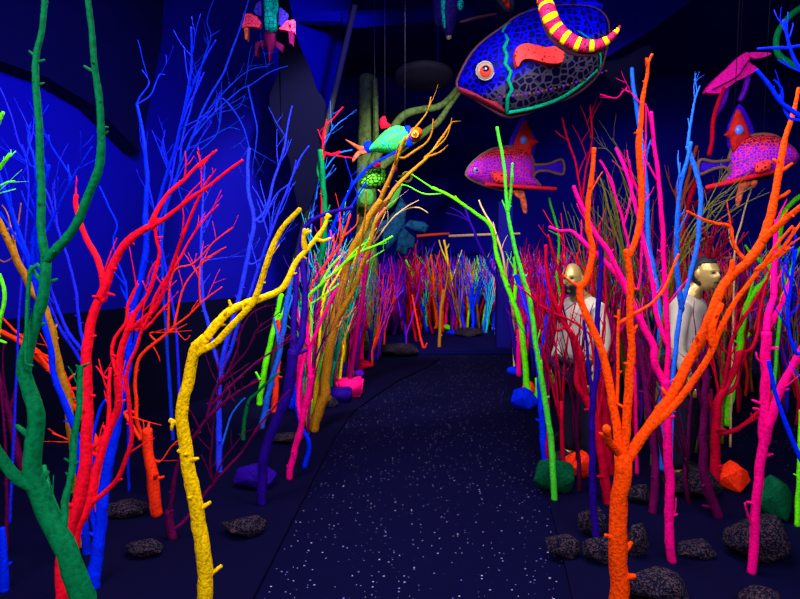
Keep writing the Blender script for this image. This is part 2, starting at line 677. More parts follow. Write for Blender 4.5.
def bed(name, px, h):
    bm = bmesh.new()
    top = [bm.verts.new(G(x, y, h) if isinstance(x, (int, float)) and y > 300 else Vector((x, y, h))) for x, y in px]
    bot = [bm.verts.new(Vector((v.co.x, v.co.y, -0.01))) for v in top]
    fs = [bm.faces.new(top)]
    for k in range(len(top)):
        bm.faces.new((top[k], bot[k], bot[(k + 1) % len(top)], top[(k + 1) % len(top)]))
    bmesh.ops.triangulate(bm, faces=fs)
    return struct(name, bm, M_BED)


bed('planting_bed_left', [(-2.2, 0.9), (-0.45, 0.9), (210, 645), (252, 599), (282, 540), (312, 481), (334, 438), (352, 412), (374, 396),
                          (398, 380), (428, 366), (440, 358), (380, 357), (330, 362), (-3.2, 3.9), (-4.4, 1.6)], 0.02)
bed('planting_bed_right', [(0.75, 1.2), (0.62, 1.6), (573, 599), (561, 545), (546, 490), (534, 445), (522, 412), (512, 388), (508, 370), (540, 366),
                           (600, 385), (680, 415), (760, 455), (2.6, 3.6), (2.6, 1.2)], 0.02)


def rod(name, label, cat, a, b, r0, r1, mat, sides=8):
    bm = bmesh.new()
    tube(bm, [Vector(), (b - a) * 0.5, b - a], [r0, (r0 + r1) / 2, r1], sides)
    return tag(build(name, bm, mat, None, a), label, cat)


# leaning pole, added black sheet, disc, kelp trunk
M_POLE = plain('pole_grey_olive', (62, 66, 62), 0.6, 0.3)
pa, pb = P(297, 255, 6.9), P(353, 14, 7.2)
d = (pa - pb).normalized()
rod('leaning_pole', 'dark grey olive pole leaning across the edge of the blue wall', 'pole', pa + d * ((pa.z - 0.0) / -d.z), pb + (pb - pa).normalized() * 0.1, 0.035, 0.035, M_POLE)

root = empty('black_sheet', P(300, 40, 6.0))  # sail-shaped black sheet added in front of the blue wall
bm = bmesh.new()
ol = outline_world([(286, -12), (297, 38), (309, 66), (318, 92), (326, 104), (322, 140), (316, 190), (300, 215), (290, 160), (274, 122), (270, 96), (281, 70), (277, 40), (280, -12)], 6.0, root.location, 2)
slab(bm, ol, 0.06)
build('added_sheet', bm, M_BLACK_SHEET, root, None, False)
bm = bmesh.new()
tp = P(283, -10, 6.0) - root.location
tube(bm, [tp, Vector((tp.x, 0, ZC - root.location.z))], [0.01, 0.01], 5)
build('added_cord', bm, M_BLACK_SHEET, root)
tag(root, 'added black sail-shaped sheet in front of the lit blue wall', 'drape')

dc = P(424, 77, 8.2)
root = empty('ceiling_disc', dc)
M_DISC = plain('disc_grey', (52, 48, 74), 0.7, 0.2)
bm = bmesh.new()
prof = [(0.0, -0.05), (0.33, -0.045), (0.385, -0.02), (0.39, 0.03), (0.3, 0.07), (0.0, 0.09)]
prev = None
for r, z in prof:
    ring = [bm.verts.new((r * math.cos(a), r * math.sin(a), z)) for a in [2 * math.pi * k / 40 for k in range(40)]] if r > 0 else [bm.verts.new((0, 0, z))]
    if prev:
        for k in range(40):
            q = [prev[k % len(prev)], prev[(k + 1) % len(prev)], ring[(k + 1) % len(ring)], ring[k % len(ring)]]
            u = []
            [u.append(v) for v in q if v not in u]
            bm.faces.new(u)
    prev = ring
bmesh.ops.rotate(bm, verts=bm.verts, cent=(0, 0, 0), matrix=Matrix.Rotation(math.radians(-11), 3, 'X'))
build('shade', bm, M_DISC, root)
bm = bmesh.new()
tube(bm, [Vector((0.18, 0, 0.05)), Vector((0.18, 0, ZC - dc.z))], [0.018, 0.018], 6)
build('drop_rod', bm, M_BLACK, root)
tag(root, 'dull grey round disc hanging from the dark ceiling left of the blue fish', 'ceiling fixture')

# olive fabric kelp trunk with its curling arms
M_KELP = paint('kelp_cloth', (88, 108, 60), rough=0.9, bump=0.6, scale=22, mottle=0.45)
kd = 8.6
kb = P(372, 240, kd)
kb.z = 0.07
root = empty('kelp_stalk', kb)
bm = bmesh.new()
pts = [kb, P(367, 260, kd), P(366, 190, kd), P(367, 140, kd), P(367, 76, kd)]
sp, sr = smooth_path([p - kb for p in pts], [0.15, 0.15, 0.14, 0.125, 0.11], 0.08)
tube(bm, sp, sr, 14, 0.12)
build('stalk', bm, M_KELP, root)
for px, w in (([(376, 170), (376, 130), (375, 78)], (6, 5)), ([(371, 165), (385, 142), (402, 117), (420, 110), (438, 107), (450, 98), (459, 86)], (9, 5)),
              ([(373, 175), (400, 150), (424, 133), (438, 122), (450, 105), (461, 90)], (9, 4))):
    bm = bmesh.new()
    pts = [P(x, y, kd - 0.25 - 0.02 * i) - kb for i, (x, y) in enumerate(px)]
    n = len(pts)
    sp, sr = smooth_path(pts, [(w[0] + (w[1] - w[0]) * i / (n - 1)) * kd / F_PX / 2 for i in range(n)], 0.06)
    tube(bm, sp, sr, 10, 0.12)
    build('arm', bm, M_KELP, root)
M_LEAF = paint('kelp_leaf', (70, 140, 62), rough=0.8, bump=0.4, scale=30)
for px in ([(372, 208), (385, 211), (396, 203), (402, 188), (400, 184), (392, 196), (380, 203)],
           [(360, 203), (357, 192), (362, 187), (372, 190), (374, 200), (369, 206)]):
    bm = bmesh.new()
    inflate(bm, outline_world(px, kd - 0.5, kb, 2), 0.06, 3)
    build('leaf', bm, M_LEAF, root)
tag(root, 'tall olive green cloth kelp stalk with curling arms behind the scaly green fish', 'kelp stalk')

# blue-green paper flower hanging low behind the twigs
M_TEALF = paint('flower_teal', (18, 66, 98), rough=0.8, bump=0.2, scale=14, mottle=0.6)
fc = P(404, 228, 8.4)
root = empty('paper_flower', Vector((fc.x, fc.y, 0.07)))
bm = bmesh.new()
tube(bm, [Vector((0, 0, 0)), Vector((0, 0, fc.z * .5)), Vector((0, 0, fc.z))], [0.014, 0.012, 0.01], 6)
build('stem', bm, M_BLACK, root)
for px in ([(404, 228), (394, 222), (391, 204), (398, 192), (407, 206)], [(404, 226), (410, 220), (424, 222), (429, 226), (425, 233), (414, 231)],
           [(404, 228), (415, 238), (414, 248), (402, 250), (398, 240)], [(404, 228), (392, 236), (378, 232), (376, 220), (388, 220)], [(404, 224), (396, 240), (386, 252), (382, 236), (390, 214), (398, 196)], [(404, 226), (410, 242), (406, 256), (396, 252), (398, 236)]):
    bm = bmesh.new()
    inflate(bm, outline_world(px, fc.y - 0.1, root.location, 1), 0.1, 3)
    build('petal', bm, M_TEALF, root, None, False)
tag(root, 'teal faceted paper flower on a stem behind the left thicket', 'flower')

# cream and orange rail over the far thicket
a, b = P(419, 236, 12.0), P(517, 232, 12.0)
root = empty('cross_rail', Vector((a.x, a.y, 0.07)))
for nm, (x0, x1), mk in (('painted_length', (417, 449), 'orange'), ('bare_length', (449, 520), 'cream')):
    bm = bmesh.new()
    tube(bm, [P(x0, 236, 12) - root.location, P((x0 + x1) / 2, 234.5, 12) - root.location, P(x1, 233.5, 12) - root.location], [0.028, 0.026, 0.022], 6)
    build(nm, bm, MATS[mk], root)
for x in (418, 519):
    bm = bmesh.new()
    p = P(x, 236, 12.0)
    tube(bm, [Vector((p.x, p.y, 0.05)) - root.location, p - root.location], [0.02, 0.02], 6)
    build('post', bm, M_BLACK, root)
tag(root, 'thin cream rail with an orange end over the far thicket', 'rail')
a, b = P(722, 258, 11.5), P(790, 255, 11.5)
root = empty('cross_rail', Vector((a.x, a.y, 0.07)))
bm = bmesh.new()
tube(bm, [a - root.location, (a + b) / 2 - root.location, b - root.location], [0.024, 0.026, 0.024], 6)
build('painted_length', bm, MATS['tan'], root)
for p in (a, b):
    bm = bmesh.new()
    tube(bm, [Vector((p.x, p.y, 0.05)) - root.location, p - root.location], [0.02, 0.02], 6)
    build('post', bm, M_BLACK, root)
tag(root, 'thin tan rail behind the orange tree on the right', 'rail')

# ---------------------------------------------------------------- trees traced on the left of the path
T = painted_tree
T('dark green tree with two tall stems at the front left', 'green_dark', [
    ([(96, 650), (82, 600), (70, 562), (52, 525), (36, 488), (33, 450), (35, 415), (29, 385), (26, 362), (31, 335), (38, 305), (43, 275), (45, 258)], 27, 9.5, 0.0),
    ([(45, 258), (41, 228), (41, 190), (40, 150), (38, 110), (36, 62), (42, 30), (46, -12)], 9.5, 7, 0.1),
    ([(45, 260), (56, 250), (75, 226), (90, 192), (99, 168), (101, 140), (99, 100), (94, 60), (91, 25), (87, -12)], 11, 7, -0.1),
    ([(36, 488), (18, 478), (5, 462), (-8, 440)], 16, 12, -0.05),
    ([(64, 525), (65, 500), (72, 470), (74, 440), (79, 410), (80, 385), (81, 366)], 9, 8, 0.15),
    ([(60, 520), (50, 494), (44, 466)], 9, 6, 0.15),
    ([(38, 58), (29, 51)], 4, 2.5), ([(38, 62), (45, 60)], 4, 2.5), ([(94, 72), (84, 66)], 4, 3), ([(101, 168), (104, 161)], 6, 3),
    ([(30, 270), (26, 364), (33, 366)], 5, 4), ([(43, 285), (34, 272), (30, 266)], 6, 4), ([(81, 368), (90, 363)], 5, 2), ([(81, 370), (76, 365)], 5, 2)],
  d=1.55, nubs=0.8)
T('bright red tree with a blunt cut limb behind the dark green tree', 'red', [
    ([(58, 660), (62, 600), (66, 545), (76, 508), (84, 480), (86, 450), (87, 420), (87, 390), (88, 360), (89, 332), (97, 305), (105, 286), (112, 268), (124, 246), (138, 233), (150, 227)], 17, 7, 0.0),
    ([(103, 300), (103, 280), (97, 258), (87, 240), (80, 222), (76, 205), (76, 195)], 8, 6, 0.1),
    ([(150, 227), (156, 213), (168, 194), (184, 180), (197, 166), (217, 150)], 6, 3, 0.15),
    ([(148, 228), (160, 222), (172, 213), (190, 199), (208, 187), (225, 173), (243, 160)], 5.5, 3.5, -0.1),
    ([(197, 168), (207, 160), (213, 151)], 3, 1.5),
    ([(88, 395), (95, 396)], 5, 4), ([(152, 228), (154, 216)], 6, 5)], d=2.0, nubs=1.4)
T('bright red many-branched tree between the dark green and yellow trees', 'red', [
    ([(66, 640), (74, 545), (88, 505), (96, 472), (105, 441), (115, 416), (119, 395), (118, 372), (121, 350), (128, 330), (136, 312)], 12, 6.5, 0.1),
    ([(118, 378), (112, 355), (115, 338), (126, 322), (128, 305), (133, 292), (138, 284)], 5, 3),
    ([(127, 332), (140, 322), (152, 312), (162, 295), (172, 266), (183, 236), (192, 213), (204, 187), (211, 176)], 6, 3),
    ([(136, 312), (145, 300), (152, 285), (158, 262), (159, 250), (156, 238), (156, 220)], 5.5, 3.5),
    ([(137, 330), (148, 318), (155, 298), (165, 280), (178, 262), (190, 240), (202, 222), (218, 205)], 4.5, 2),
    ([(88, 505), (105, 492), (118, 478), (126, 458), (131, 440), (131, 420), (128, 395), (126, 378), (130, 362), (137, 348), (142, 330), (152, 312)], 6, 4),
    ([(108, 432), (109, 410), (109, 385), (110, 368)], 5, 5), ([(118, 480), (122, 479)], 4, 3),
    ([(110, 380), (103, 376), (99, 370), (96, 366)], 3, 1.5), ([(143, 330), (152, 322), (160, 312), (172, 300)], 3.5, 2),
    ([(87, 450), (95, 446), (104, 436)], 6, 5), ([(156, 238), (163, 237)], 3, 2), ([(156, 262), (150, 272), (147, 282)], 3, 2)], d=2.15, nubs=1.4)
T('orange red slender tree with long side twigs behind the red trees', 'orange_red', [
    ([(151, 505), (146, 452), (138, 425), (136, 400), (135, 385), (138, 362), (146, 350), (160, 339), (174, 328)], 5, 3.5),
    ([(174, 328), (182, 292), (194, 272), (208, 259), (226, 247)], 3, 1.8), ([(172, 328), (188, 316), (203, 301), (222, 287)], 3, 1.6),
    ([(168, 334), (172, 275), (194, 263), (214, 242), (233, 227)], 3, 1.8), ([(150, 333), (170, 332), (187, 324)], 2.5, 1.5),
    ([(125, 412), (132, 425), (140, 440)], 4, 5), ([(174, 328), (185, 340), (190, 335)], 1.8, 1), ([(152, 345), (158, 355), (160, 362)], 1.8, 1),
    ([(200, 305), (200, 265), (210, 256), (226, 247)], 2.5, 1.5), ([(143, 440), (158, 462), (172, 446), (188, 432)], 2.5, 1.5)], d=3.55)
T('cut orange log standing alone right of the red trees', 'orange_red', [([(157, 515), (153, 480), (149, 452), (147, 429)], 13, 10, 0.0)], name='painted_log', cat='log', nubs=1.5)
T('orange limb lying leftwards behind the dark green stem', 'orange_red', [
    ([(96, 511), (99, 480), (98, 450), (88, 425), (72, 402), (64, 384), (48, 368), (25, 346), (8, 335), (-12, 325)], 8, 5),
    ([(64, 384), (75, 374)], 4, 3), ([(48, 368), (30, 345), (14, 330), (2, 317)], 5, 2.5), ([(62, 378), (40, 352), (22, 340)], 4, 3),
    ([(75, 402), (60, 365), (45, 355), (30, 352)], 4, 2.5), ([(76, 442), (64, 438), (52, 433)], 3, 2)], nubs=1.2)
T('tan brown tree with pale twigs at the far left edge', 'tan', [
    ([(80, 520), (68, 402), (58, 366), (53, 332), (44, 305), (32, 290), (21, 268), (12, 246), (-3, 218)], 9, 7),
    ([(21, 268), (14, 240), (8, 215), (2, 205)], 2.5, 1.2), ([(12, 246), (18, 224), (21, 203)], 2.5, 1.2), ([(15, 250), (5, 238), (1, 225)], 2, 1), ([(16, 256), (4, 262), (-4, 256)], 2.5, 1.2)], d=2.9)
T('royal blue tree whose forked trunk stands behind the red trees', 'blue', [
    ([(93, 587), (98, 545), (104, 490), (112, 445), (121, 405), (126, 372), (130, 332), (136, 300), (142, 270), (147, 238), (146, 205), (147, 180), (145, 152), (142, 130), (136, 105)], 14, 2.6),
    ([(136, 105), (140, 97), (149, 83), (142, 70)], 2, 1), ([(136, 105), (150, 96), (155, 85), (160, 74), (165, 75)], 2, 1),
    ([(97, 545), (92, 510), (88, 470), (92, 440), (100, 410), (106, 400)], 7, 4), ([(126, 372), (135, 345), (140, 310), (150, 280), (158, 262)], 5, 3),
    ([(147, 238), (155, 215), (165, 180), (175, 150), (183, 115), (190, 80), (192, 50), (191, 27)], 4.5, 2.2), ([(183, 115), (195, 80), (207, 55), (216, 40)], 3, 1.6)], nubs=0.6)
T('short royal blue log at the bottom left corner', 'blue', [([(4, 591), (4, 560), (2, 528)], 10, 6, 0.0)], name='painted_log', cat='log')
T('royal blue tree crossing behind the dark green stem', 'blue', [
    ([(84, 520), (77, 442), (70, 415), (64, 400), (54, 376), (51, 350), (45, 325), (38, 295), (30, 265), (20, 236), (10, 206), (-3, 170)], 8, 4),
    ([(34, 280), (33, 245), (40, 205), (48, 170), (49, 165)], 5, 4), ([(30, 265), (48, 228), (60, 203), (72, 179), (85, 158), (92, 147)], 4, 1.8),
    ([(72, 179), (62, 162), (52, 148), (48, 135)], 2.2, 1.2), ([(70, 181), (68, 165)], 3, 2), ([(28, 260), (15, 236), (0, 212)], 4, 2.5), ([(38, 295), (36, 180), (30, 165), (22, 145)], 3, 2),
    ([(40, 205), (34, 160), (28, 140), (30, 125)], 4, 2), ([(12, 210), (8, 180), (2, 160)], 2, 1)], d=2.8)
T('violet blue sapling with straight stems left of the red trees', 'violet_blue', [
    ([(95, 470), (84, 350), (80, 330), (77, 300), (72, 275), (65, 250), (57, 226), (50, 200), (45, 188)], 5, 2.2), ([(86, 370), (74, 350), (58, 325), (47, 298), (42, 280)], 5, 3),
    ([(82, 350), (70, 335), (60, 315), (54, 298), (48, 282)], 5, 3), ([(57, 226), (54, 190), (55, 182)], 3, 1.5), ([(55, 222), (47, 205), (45, 195)], 2.5, 1.5)], d=3.3)
T('thin wavy royal blue twig against the blue wall', 'blue', [
    ([(128, 420), (127, 300), (123, 276), (116, 258), (113, 240), (117, 225), (109, 207), (99, 186)], 3, 1.8), ([(125, 285), (113, 270), (110, 252)], 2.2, 1.4), ([(127, 300), (120, 285)], 3, 2)], d=3.6, nubs=1.5)
T('thin royal blue twig left of the bare red limb', 'violet_blue', [
    ([(14, 430), (20, 300), (28, 200), (26, 160), (18, 140), (10, 112), (0, 88)], 3, 1.2), ([(26, 160), (30, 135), (25, 120), (20, 110)], 1.8, 1), ([(28, 150), (33, 132), (34, 118)], 1.8, 1)], d=3.1)
T('lime green tree reaching in at the left edge', 'lime', [
    ([(-16, 620), (-12, 480), (-8, 400), (-2, 330), (4, 305), (4, 288), (-1, 274)], 7, 3.5), ([(-4, 340), (6, 343)], 4, 3), ([(-10, 420), (-12, 250), (-9, 185), (2, 165), (11, 154)], 6, 5),
    ([(-9, 190), (8, 182), (15, 181)], 2.5, 2), ([(-9, 195), (16, 189)], 2, 1), ([(-12, 220), (-8, 150), (-4, 130), (3, 112)], 5, 4)], d=1.9)
T('purple tree with a leaning stem by the far left edge', 'plum', [
    ([(25, 476), (18, 452), (13, 430), (8, 408), (0, 380), (-8, 350)], 9, 4), ([(9, 412), (14, 395), (19, 374)], 4, 2), ([(8, 408), (3, 370), (4, 340)], 3, 1.5)])
T('thin crimson stick rising beside the short blue log', 'plum', [([(6, 552), (7, 500), (5, 440), (0, 380)], 4, 2)], name='painted_branch', cat='branch')
T('rough yellow tree with two long limbs at the front left', 'yellow_rough', [
    ([(209, 660), (206, 600), (203, 560), (197, 520), (192, 490), (187, 455), (182, 430), (183, 410), (187, 388), (190, 366), (198, 346), (206, 338)], 19, 11, 0.05),
    ([(206, 338), (218, 322), (232, 310), (250, 302), (268, 296), (284, 287), (296, 263), (308, 249), (318, 236), (325, 224), (328, 214)], 11, 5, 0.25),
    ([(194, 356), (203, 350), (214, 344), (226, 332), (236, 321), (246, 311), (254, 301), (262, 280), (270, 255), (281, 230), (292, 217), (300, 209)], 8.5, 6.5, -0.1),
    ([(306, 250), (304, 240), (305, 229)], 8, 5), ([(304, 234), (311, 231)], 5, 4), ([(318, 240), (324, 241), (331, 238)], 5, 3.5), ([(325, 218), (331, 216)], 4, 3),
    ([(204, 582), (211, 574), (221, 566)], 7, 5), ([(184, 425), (174, 422), (169, 420)], 7, 6), ([(173, 421), (171, 430)], 6, 4), ([(184, 420), (188, 407)], 7, 4), ([(232, 309), (229, 300)], 5, 3), ([(246, 311), (250, 309)], 5, 4)],
  d=2.25, nubs=1.0)
T('plum purple tree with long thin twigs right of the yellow trunk', 'plum', [
    ([(173, 539), (170, 525), (169, 510)], 10, 8, 0.0), ([(169, 512), (172, 498), (176, 472), (187, 448), (199, 430), (208, 418), (225, 402), (241, 390), (261, 380)], 6, 3),
    ([(172, 530), (184, 522), (200, 500), (213, 484), (229, 466), (243, 451), (256, 430), (270, 412), (290, 390)], 5, 1.8),
    ([(207, 418), (211, 402), (217, 386), (228, 371), (237, 350), (240, 335), (250, 315), (266, 306)], 4, 1.4), ([(217, 386), (228, 373), (246, 352), (257, 330), (275, 316), (282, 310)], 3, 1.2),
    ([(212, 404), (240, 377), (257, 362), (275, 349), (292, 334)], 4, 1.6), ([(212, 484), (210, 462), (212, 440), (214, 415), (218, 385), (218, 350)], 3, 1.4), ([(230, 396), (235, 402)], 2.5, 1.5),
    ([(225, 402), (230, 392), (228, 388)], 3, 1.5), ([(213, 484), (222, 462), (234, 446), (246, 430)], 3, 1.2)])
T('violet blue tall tree against the blue wall behind the yellow limbs', 'pale_violet_blue', [
    ([(219, 472), (219, 440), (219, 400), (221, 372), (226, 345), (232, 322), (238, 300), (244, 275), (250, 247), (254, 222), (249, 196), (248, 175), (249, 148)], 7, 3.5),
    ([(221, 372), (230, 352), (238, 326), (248, 300), (258, 270), (272, 230), (285, 196), (299, 161), (309, 146)], 5, 2.2), ([(219, 365), (213, 345), (207, 320), (203, 300), (201, 255), (203, 200), (205, 165)], 5, 2.5),
    ([(254, 222), (266, 210), (274, 180), (284, 150), (288, 125), (292, 106)], 4, 2), ([(262, 222), (276, 195), (290, 182), (296, 160)], 3, 1.5), ([(265, 210), (258, 195), (252, 186)], 2, 1.2),
    ([(253, 264), (272, 250), (285, 238)], 3, 1.5), ([(205, 260), (222, 258), (245, 256)], 2, 1), ([(266, 205), (262, 190), (260, 180)], 2, 1)], nubs=0.7)
T('royal blue thin tree fanning high up the blue wall', 'mid_blue', [
    ([(175, 470), (168, 360), (162, 260), (165, 215), (172, 190), (180, 165), (192, 138), (202, 112), (212, 92), (224, 72), (234, 45), (242, 22), (250, -4)], 4.5, 1.8),
    ([(180, 165), (182, 140), (190, 110), (198, 80), (205, 55), (211, 36), (207, 20), (215, -3)], 3, 1.5), ([(211, 36), (220, 30)], 1.8, 1), ([(192, 138), (215, 112), (240, 90), (252, 84), (270, 72), (288, 66)], 2.6, 1),
    ([(188, 148), (205, 115), (228, 88), (250, 70), (270, 66)], 2.6, 1), ([(215, 112), (221, 98), (235, 112), (245, 132), (250, 152)], 2.2, 1.6), ([(186, 150), (210, 138), (228, 128), (240, 130)], 2.2, 1), ([(248, 86), (252, 105), (257, 130), (254, 158)], 2.2, 1.6),
    ([(205, 118), (222, 112), (238, 108), (245, 96)], 2, 1), ([(200, 150), (216, 135), (221, 115), (221, 96)], 2, 1), ([(176, 180), (182, 200), (190, 215)], 2, 1), ([(175, 186), (160, 150), (152, 130)], 2, 1)], d=4.6, nubs=0.4)
T('thin blue tree between the tall blue fan and the red twigs', 'violet_blue', [
    ([(180, 450), (176, 330), (160, 235), (165, 205), (172, 175), (178, 140), (186, 112), (195, 92), (204, 72)], 4, 1.6), ([(165, 205), (182, 170), (200, 140), (212, 122)], 2.4, 1), ([(178, 150), (190, 130), (205, 118), (218, 100)], 2.4, 1), ([(160, 235), (152, 200), (147, 175), (145, 150)], 2.6, 1.4),
    ([(172, 175), (163, 150), (165, 130)], 2, 1)], d=4.3, nubs=0.4)
T('dark purple double trunk with a blunt side limb left of the path', 'purple', [
    ([(262, 505), (262, 475), (266, 448), (276, 422), (286, 398), (291, 370), (293, 350)], 10, 12, 0.0), ([(293, 352), (294, 320), (296, 290), (298, 262), (301, 238)], 9, 5),
    ([(294, 356), (301, 340), (304, 315), (305, 290), (303, 262), (302, 240), (306, 226), (318, 217), (336, 211), (352, 208)], 9, 5)], nubs=0.4)
T('orange stick between the lime and purple trunks left of the path', 'orange_red', [([(274, 412), (276, 388), (278, 362), (280, 338), (277, 320)], 7, 4.5)], name='painted_branch', cat='branch')
T('lime green trunk with cyan edge left of the orange stick', 'lime', [
    ([(259, 405), (262, 385), (267, 358), (272, 335), (277, 314), (281, 294)], 7, 5), ([(262, 385), (256, 372)], 4, 3), ([(272, 335), (284, 310), (290, 285)], 5, 3)], nubs=0.8)
T('light blue trunk leaning beside the lime green trunk', 'light_blue', [
    ([(261, 428), (266, 405), (273, 376), (280, 350), (284, 322), (288, 298), (291, 275)], 7, 5), ([(280, 350), (275, 325), (274, 318)], 4, 3), ([(284, 322), (290, 305), (297, 285), (304, 262)], 4, 3)], nubs=0.8)
T('dark green thin branch low behind the plum twigs', 'green_dark', [([(243, 440), (247, 405), (258, 392), (268, 382), (280, 372)], 5, 2)], name='painted_branch', cat='branch')
T('light blue thin curved twig beside the tall violet blue trunk', 'light_blue', [([(222, 445), (230, 418), (238, 405), (245, 398)], 3, 2)], name='painted_branch', cat='branch')
T('magenta leaning tree at the left edge of the path', 'magenta', [
    ([(289, 479), (294, 452), (301, 428), (307, 400), (311, 375)], 7, 7, 0.0), ([(302, 425), (299, 402), (300, 380), (304, 360), (308, 342), (306, 320), (308, 300)], 6, 4), ([(311, 377), (310, 350), (318, 328), (327, 308), (338, 288)], 6, 3),
    ([(310, 350), (300, 325), (297, 300), (300, 275)], 4, 2), ([(309, 345), (316, 335)], 4, 2)], nubs=0.9)
T('hot pink stem behind the magenta tree left of the path', 'pink', [([(301, 410), (299, 385), (300, 362), (306, 340), (315, 318), (322, 300)], 8, 5)], name='painted_branch', cat='branch')
T('royal blue crooked stick by the lime rock', 'blue', [([(304, 468), (309, 445), (302, 428), (296, 405), (293, 378)], 6, 4)], name='painted_branch', cat='branch')
T('tall tan tree with yellow twigs leaning over the path', 'tan_rough', [
    ([(313, 431), (318, 412), (324, 396), (326, 372), (331, 342), (336, 312), (341, 290), (346, 270), (353, 250), (362, 232), (371, 214), (380, 200)], 12, 7, 0.1),
    ([(380, 200), (388, 182), (395, 166), (402, 147), (405, 137)], 5.5, 4), ([(373, 213), (386, 201), (394, 190), (404, 179), (412, 171), (427, 158), (440, 140), (447, 130), (452, 122)], 6, 2.5), ([(452, 122), (461, 121)], 2, 1),
    ([(404, 158), (415, 151), (427, 142), (432, 132), (433, 119)], 3.5, 1.8), ([(402, 147), (410, 134), (420, 122), (428, 110), (431, 97)], 3, 1.5), ([(427, 157), (440, 152), (448, 145)], 3, 2), ([(322, 400), (328, 399), (330, 396)], 7, 5),
    ([(337, 318), (346, 305), (355, 286), (362, 266), (370, 242), (376, 222), (386, 208)], 7, 4.5), ([(346, 300), (354, 270), (364, 225), (366, 190)], 4, 2), ([(424, 158), (436, 148), (447, 136), (452, 118)], 2.5, 1.4), ([(433, 124), (437, 120)], 2, 1)], nubs=1.0)
T('yellow stem standing beside the pink stem at the path bend', 'yellow', [([(343, 362), (345, 340), (343, 312), (346, 292), (352, 272), (358, 250)], 5.5, 4), ([(345, 350), (341, 358)], 4, 3), ([(344, 318), (350, 300), (356, 284)], 3, 2)])
T('teal green trunk behind the tall tan tree', 'green_dark', [
    ([(317, 400), (321, 365), (325, 338), (324, 312), (322, 290), (321, 268), (323, 245), (325, 222), (324, 200), (323, 175), (320, 150)], 8, 5), ([(324, 190), (318, 172), (320, 158)], 4, 3), ([(324, 222), (330, 205)], 3, 2)], d=5.6, nubs=1.0)
T('hot pink stem standing at the bend of the path', 'pink', [([(361, 367), (361, 345), (364, 315), (363, 290), (361, 268), (361, 248)], 7, 5), ([(363, 310), (359, 290)], 4, 2)])
T('orange red twig tree between the tan tree and teal trunk', 'orange_red', [
    ([(305, 400), (309, 330), (312, 288), (318, 275), (329, 260), (340, 245), (346, 228), (350, 214)], 4, 2), ([(340, 245), (341, 228), (340, 212)], 2, 1.2), ([(344, 236), (356, 225), (358, 215)], 2, 1), ([(329, 260), (334, 245), (330, 230)], 2, 1), ([(318, 275), (330, 268), (345, 252)], 2, 1.2)], d=5.2)
T('lime green twig tree sprouting behind the yellow limbs', 'lime', [
    ([(309, 400), (311, 315), (308, 298), (320, 285), (335, 272), (347, 261), (362, 251), (377, 245), (393, 236)], 5, 2), ([(309, 305), (330, 291), (356, 270), (372, 258), (384, 250)], 2.6, 1.4), ([(320, 285), (330, 268), (340, 256)], 3, 2), ([(362, 251), (368, 240), (377, 228)], 2, 1), ([(377, 245), (386, 243), (386, 240)], 1.6, 1), ([(347, 261), (358, 248), (372, 240)], 3, 2)], d=4.9)
T('yellow twigs leaning right beside the tall tan tree', 'yellow', [([(318, 360), (322, 310), (328, 292), (337, 277), (345, 263)], 3.5, 2.6), ([(322, 300), (326, 285), (337, 266)], 3, 2)], d=5.1)
T('dark magenta stick crossing behind the tan tree top', 'dark_magenta', [([(362, 300), (370, 245), (376, 225), (384, 206), (398, 184)], 5, 4.5)], d=5.9, name='painted_branch', cat='branch')
T('cream twig tree arching right over the path bend', 'cream', [
    ([(324, 392), (338, 330), (354, 285), (366, 252), (376, 240), (386, 226), (396, 215), (410, 208), (420, 208), (428, 213)], 3, 1.3), ([(396, 215), (408, 206), (419, 200)], 1.8, 1), ([(366, 252), (372, 228), (378, 213), (384, 208)], 2, 1), ([(371, 246), (380, 225), (386, 211)], 2, 1)], d=5.8)
T('red twig jutting from the leaning pole', 'red', [([(321, 320), (322, 215), (323, 158), (332, 155), (340, 152)], 3.5, 3), ([(332, 155), (345, 157), (355, 158)], 2, 1.4), ([(323, 160), (324, 130), (333, 119), (343, 107)], 2.5, 1.5)], d=6.0)
T('blue twig tree leaning right below the small lime fish', 'blue', [
    ([(303, 380), (315, 290), (326, 245), (335, 222), (345, 200), (352, 186), (365, 170), (380, 160), (400, 150)], 4, 2.5), ([(345, 200), (350, 188), (352, 180)], 3, 1.5), ([(335, 222), (345, 215), (358, 195), (366, 182)], 3, 2), ([(352, 186), (358, 180), (366, 172)], 3, 2), ([(326, 245), (342, 225), (350, 215)], 3, 1.6)], d=6.1)
T('light blue twig tree behind the red jutting twig', 'light_blue', [
    ([(305, 370), (309, 260), (312, 220), (316, 190), (322, 175), (332, 160), (340, 153), (352, 150)], 3, 1.5), ([(312, 220), (310, 195), (318, 172)], 2.5, 1.4), ([(316, 190), (326, 178), (334, 165)], 2.5, 1.4), ([(316, 200), (320, 150), (330, 133), (340, 122), (347, 118)], 2.4, 1.2), ([(320, 150), (328, 138), (333, 125)], 1.8, 1), ([(326, 178), (333, 172), (336, 168)], 1.5, 1)], d=6.3)
T('lime green V of two stems at the far end of the path', 'lime', [([(420, 327), (418, 312), (416, 296), (412, 275), (406, 260)], 3.5, 2), ([(420, 325), (423, 308), (427, 288), (428, 280)], 3, 2), ([(416, 296), (410, 282)], 2, 1.2)])
T('orange stem with a foot at the far end of the path', 'orange', [([(434, 331), (437, 322), (434, 300), (433, 275), (431, 255)], 4, 2.4), ([(433, 275), (437, 262), (440, 250)], 2.4, 1.2), ([(434, 300), (428, 270), (427, 255)], 2, 1)])
T('reddish hooked stem in front of the far thicket', 'orange_red', [([(424, 351), (420, 335), (416, 315), (412, 295)], 3, 2), ([(424, 350), (427, 343)], 2.5, 2)])
T('crimson straight stem left of the reddish hooked stem', 'crimson', [([(417, 344), (413, 325), (410, 300), (407, 275)], 3, 2)], name='painted_branch', cat='branch')
